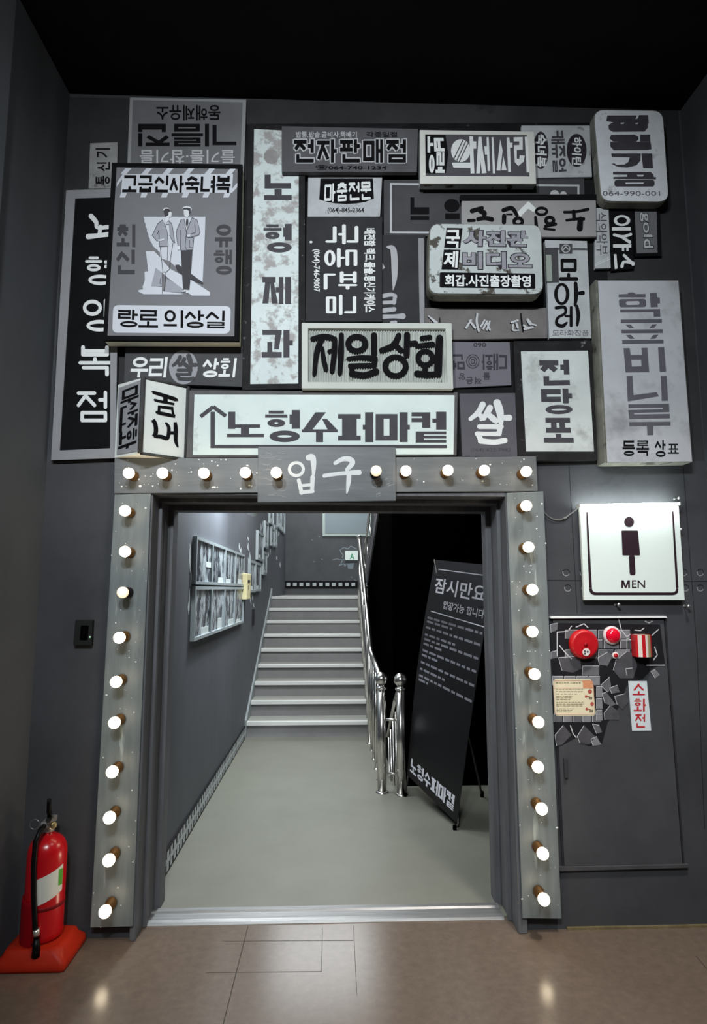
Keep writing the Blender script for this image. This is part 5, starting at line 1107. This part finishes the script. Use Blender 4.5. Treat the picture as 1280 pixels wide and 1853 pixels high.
# stainless handrail by the steps
def rail_post(mb, x, y, z0, z1, r=.036): mb.tube([(x, y, z0), (x, y, z1)], r, 16)
rx, ra, rb_ = .405, 5.12, 6.72; Rz = .96
o = thing('handrail', 'stainless steel handrail along the open side of the steps', 'handrail', (rx, ra, 0), 'stainless handrails')
def finial(x, y, z, root):
    mb = MB(); mb.lathe((x, y, z), (0, 0, 1), [(.036, 0), (.044, .004), (.044, .016), (.028, .022), (.026, .034)] + [(.053 * math.cos(math.radians(t)), .080 + .053 * math.sin(math.radians(t))) for t in range(-60, 91, 15)], 24); return mb.build('ball_cap', M_chrome, root)
def post(x, y, zb, zt, root, r=.036):
    mb = MB(); rail_post(mb, x, y, zb, zt, r); p = mb.build('post', M_chrome, root); mb = MB(); mb.lathe((x, y, zb), (0, 0, 1), [(r + .016, 0), (r + .016, .006), (r + .004, .014), (r, .014)], 20); mb.build('foot_ring', M_chrome, p); return p
post(rx, ra, .004, .80, o); finial(rx, ra, .80, o); post(rx, rb_ - .02, .004, Rz + .03, o, .024)
mb = MB(); mb.tube([(rx, ra + .03, .875), (rx, 6.45, .955), (rx, 6.55, 1.0), (rx, 9.15, 2.35)], .026, 16); mb.build('rail', M_chrome, o)
mb = MB(); mb.tube([(rx, 9.13, 2.34), (rx, 9.19, 2.37)], .036, 16); mb.build('end_cap', M_chrome, o)
for k in range(1, 5):
    y = ra + (rb_ - ra) * k / 5; mb = MB(); mb.tube([(rx, y, .004), (rx, y, .875 + .06 * (y - ra))], .014, 12); b_o = mb.build('baluster', M_chrome, o); mb = MB(); mb.lathe((rx, y, .004), (0, 0, 1), [(.024, 0), (.024, .005), (.014, .010)], 14); mb.build('foot_ring', M_chrome, b_o)
for k in range(7):
    y = D0 + TR * k + .16; mb = MB(); mb.tube([(rx, y, RS * (k + 1) if k else RS), (rx, y, 1.0 + (y - 6.55) * .5192)], .024 if k == 6 else .013, 10); mb.build('baluster', M_chrome, o)
r2, y2 = .553, 5.06
o = thing('handrail', 'short stainless handrail going down behind the banner stand, joined by two bars', 'handrail', (r2, y2, 0), 'stainless handrails')
post(r2, y2, .004, .80, o); finial(r2, y2, .80, o)
for z in (.16, .57): mb = MB(); mb.tube([(rx + .03, y2 + .02, z), (r2 - .02, y2, z)], .011, 12); mb.build('link_bar', M_chrome, o)
mb = MB(); mb.tube([(r2 - .01, y2 + .02, .80), (r2 - .03, y2 + .10, .70), (r2 - .055, y2 + .48, .34)], .021, 14); mb.build('rail', M_chrome, o)
for k, t in enumerate((.13, .24, .35, .45)): mb = MB(); mb.tube([(r2 - .015 - .04 * t / .45, y2 + t, .72 - t * .85), (r2 - .015 - .04 * t / .45, y2 + t, -.3 - t)], .011, 10); mb.build('baluster', M_chrome, o)
# second rail on the upper flight
o = thing('handrail', 'thin stair rail with brackets on the upper flight beside the dark stairwell', 'handrail', (xs - .08, 9, 2.2), 'stainless handrails')
mb = MB(); mb.tube([(xs - .07, 9.35, 2.02), (xs - .07, 8.2, 2.42), (xs - .07, 7.0, 2.86), (xs - .07, 6.2, 3.14)], .016, 10); mb.build('rail', M_chrome, o)
for y, z in ((9.1, 1.76), (8.5, 1.97), (7.9, 2.19), (7.3, 2.40), (6.7, 2.62)): mb = MB(); mb.tube([(xs - .07, y, z + .34), (xs - .05, y, z + .10), (xs - .022, y, z + .06)], .011, 8); mb.build('bracket', M_chrome, o)

# black banner stand
def G(x, y, d): t = d / sight(x, y).y; return EYE + sight(x, y) * t
TL, TRr, BR, BL = G(784, 1012, 5.14), G(893, 1023, 4.42), G(823, 1490, 4.34), G(733, 1402, 5.02)
o = thing('banner_stand', 'tall black banner stand with white writing, leaning beside the stair rail', 'banner stand', (BL + BR) / 2)
N = 14; mb = MB(); bq = lambda u, v: (TL * (1 - u) + TRr * u) * (1 - v) + (BL * (1 - u) + BR * u) * v
bn = (TRr - TL).cross(BL - TL).normalized(); bn = bn if bn.dot(EYE - TL) > 0 else -bn
bend = lambda u, v: bq(u, v) + bn * (.035 * math.sin(math.pi * v) * (1 - .6 * u) - .02)
rows = [[bend(a / N, b / 20) for a in range(N + 1)] for b in range(21)]; mb.grid(rows); mb.grid([[p - bn * .002 for p in r] for r in rows]); mb.build('banner', mat('black_banner_cloth', (17, 16, 19), .38, spec=.35), o)
class BannerPlane:
    n = bn
    def at(s_, u, v, off=0): return bend(u, v) + bn * (off + .002)
BP = BannerPlane()
UQ = lambda a, b, c, d: [(a * 1000, b * 1000), (c * 1000, b * 1000), (c * 1000, d * 1000), (a * 1000, d * 1000)]
ink = Ink(); ink.line(100, 45, 970, 45, 4).line(100, 247, 990, 252, 4); ink.font('잠시만요!', UQ(.09, .085, 1.0, .158), .018); ink.font('입장가능 합니다.', UQ(.30, .185, .98, .222), .012)
def ulay(ink, name, m):
    k = 1000.0
    class SP:
        n = bn
        def at(s_, x, y, off=0): return BP.at(x / k, y / k, off)
    return ink.lay(name, m, SP(), .001, o)
ulay(ink, 'lettering', mat('banner_white_print', (206, 206, 214), .5))
ink = Ink(); ink.dashes(UQ(.06, .275, .98, .58), [(1, 0), (.5, .06), (1, .15), (.62, .26), (1, .33), (.4, .40), (1, .50), (.35, .57), (1, .68), (.5, .78), (1, .88), (.2, .94)], 5, .032); ulay(ink, 'small_print', mat('banner_grey_print', (120, 120, 128), .5))
ink = Ink(); ink.hangul('노형수퍼마켙', UQ(.06, .915, .92, .972), .15, .22, gap=.06); ulay(ink, 'logo', mat('banner_white_print', (206, 206, 214)))
M_pole = mat('grey_pole', (88, 86, 84), .4, metal=.6)
mid = bq(.5, .45) - bn * .06
for a_, b2 in ((TL, BR), (TRr, BL)):
    foot = Vector((b2.x, b2.y, .006)); mb = MB(); mb.tube([a_ - bn * .015, mid, b2 - bn * .03, foot], .008, 10); mb.build('pole', M_pole, o)
    mb = MB(); mb.lathe((foot.x, foot.y, .004), (0, 0, 1), [(0, 0), (.013, 0), (.013, .025), (.009, .03)], 12); mb.build('rubber_foot', M_black, o)
rf = FLOOR.at(873, 1443); mb = MB(); mb.tube([mid, Vector((rf.x, rf.y, .01))], .008, 10); mb.build('rear_leg', M_pole, o); mb = MB(); mb.lathe((rf.x, rf.y, .004), (0, 0, 1), [(0, 0), (.014, 0), (.014, .04), (.009, .045)], 12); mb.build('rubber_foot', M_black, o)
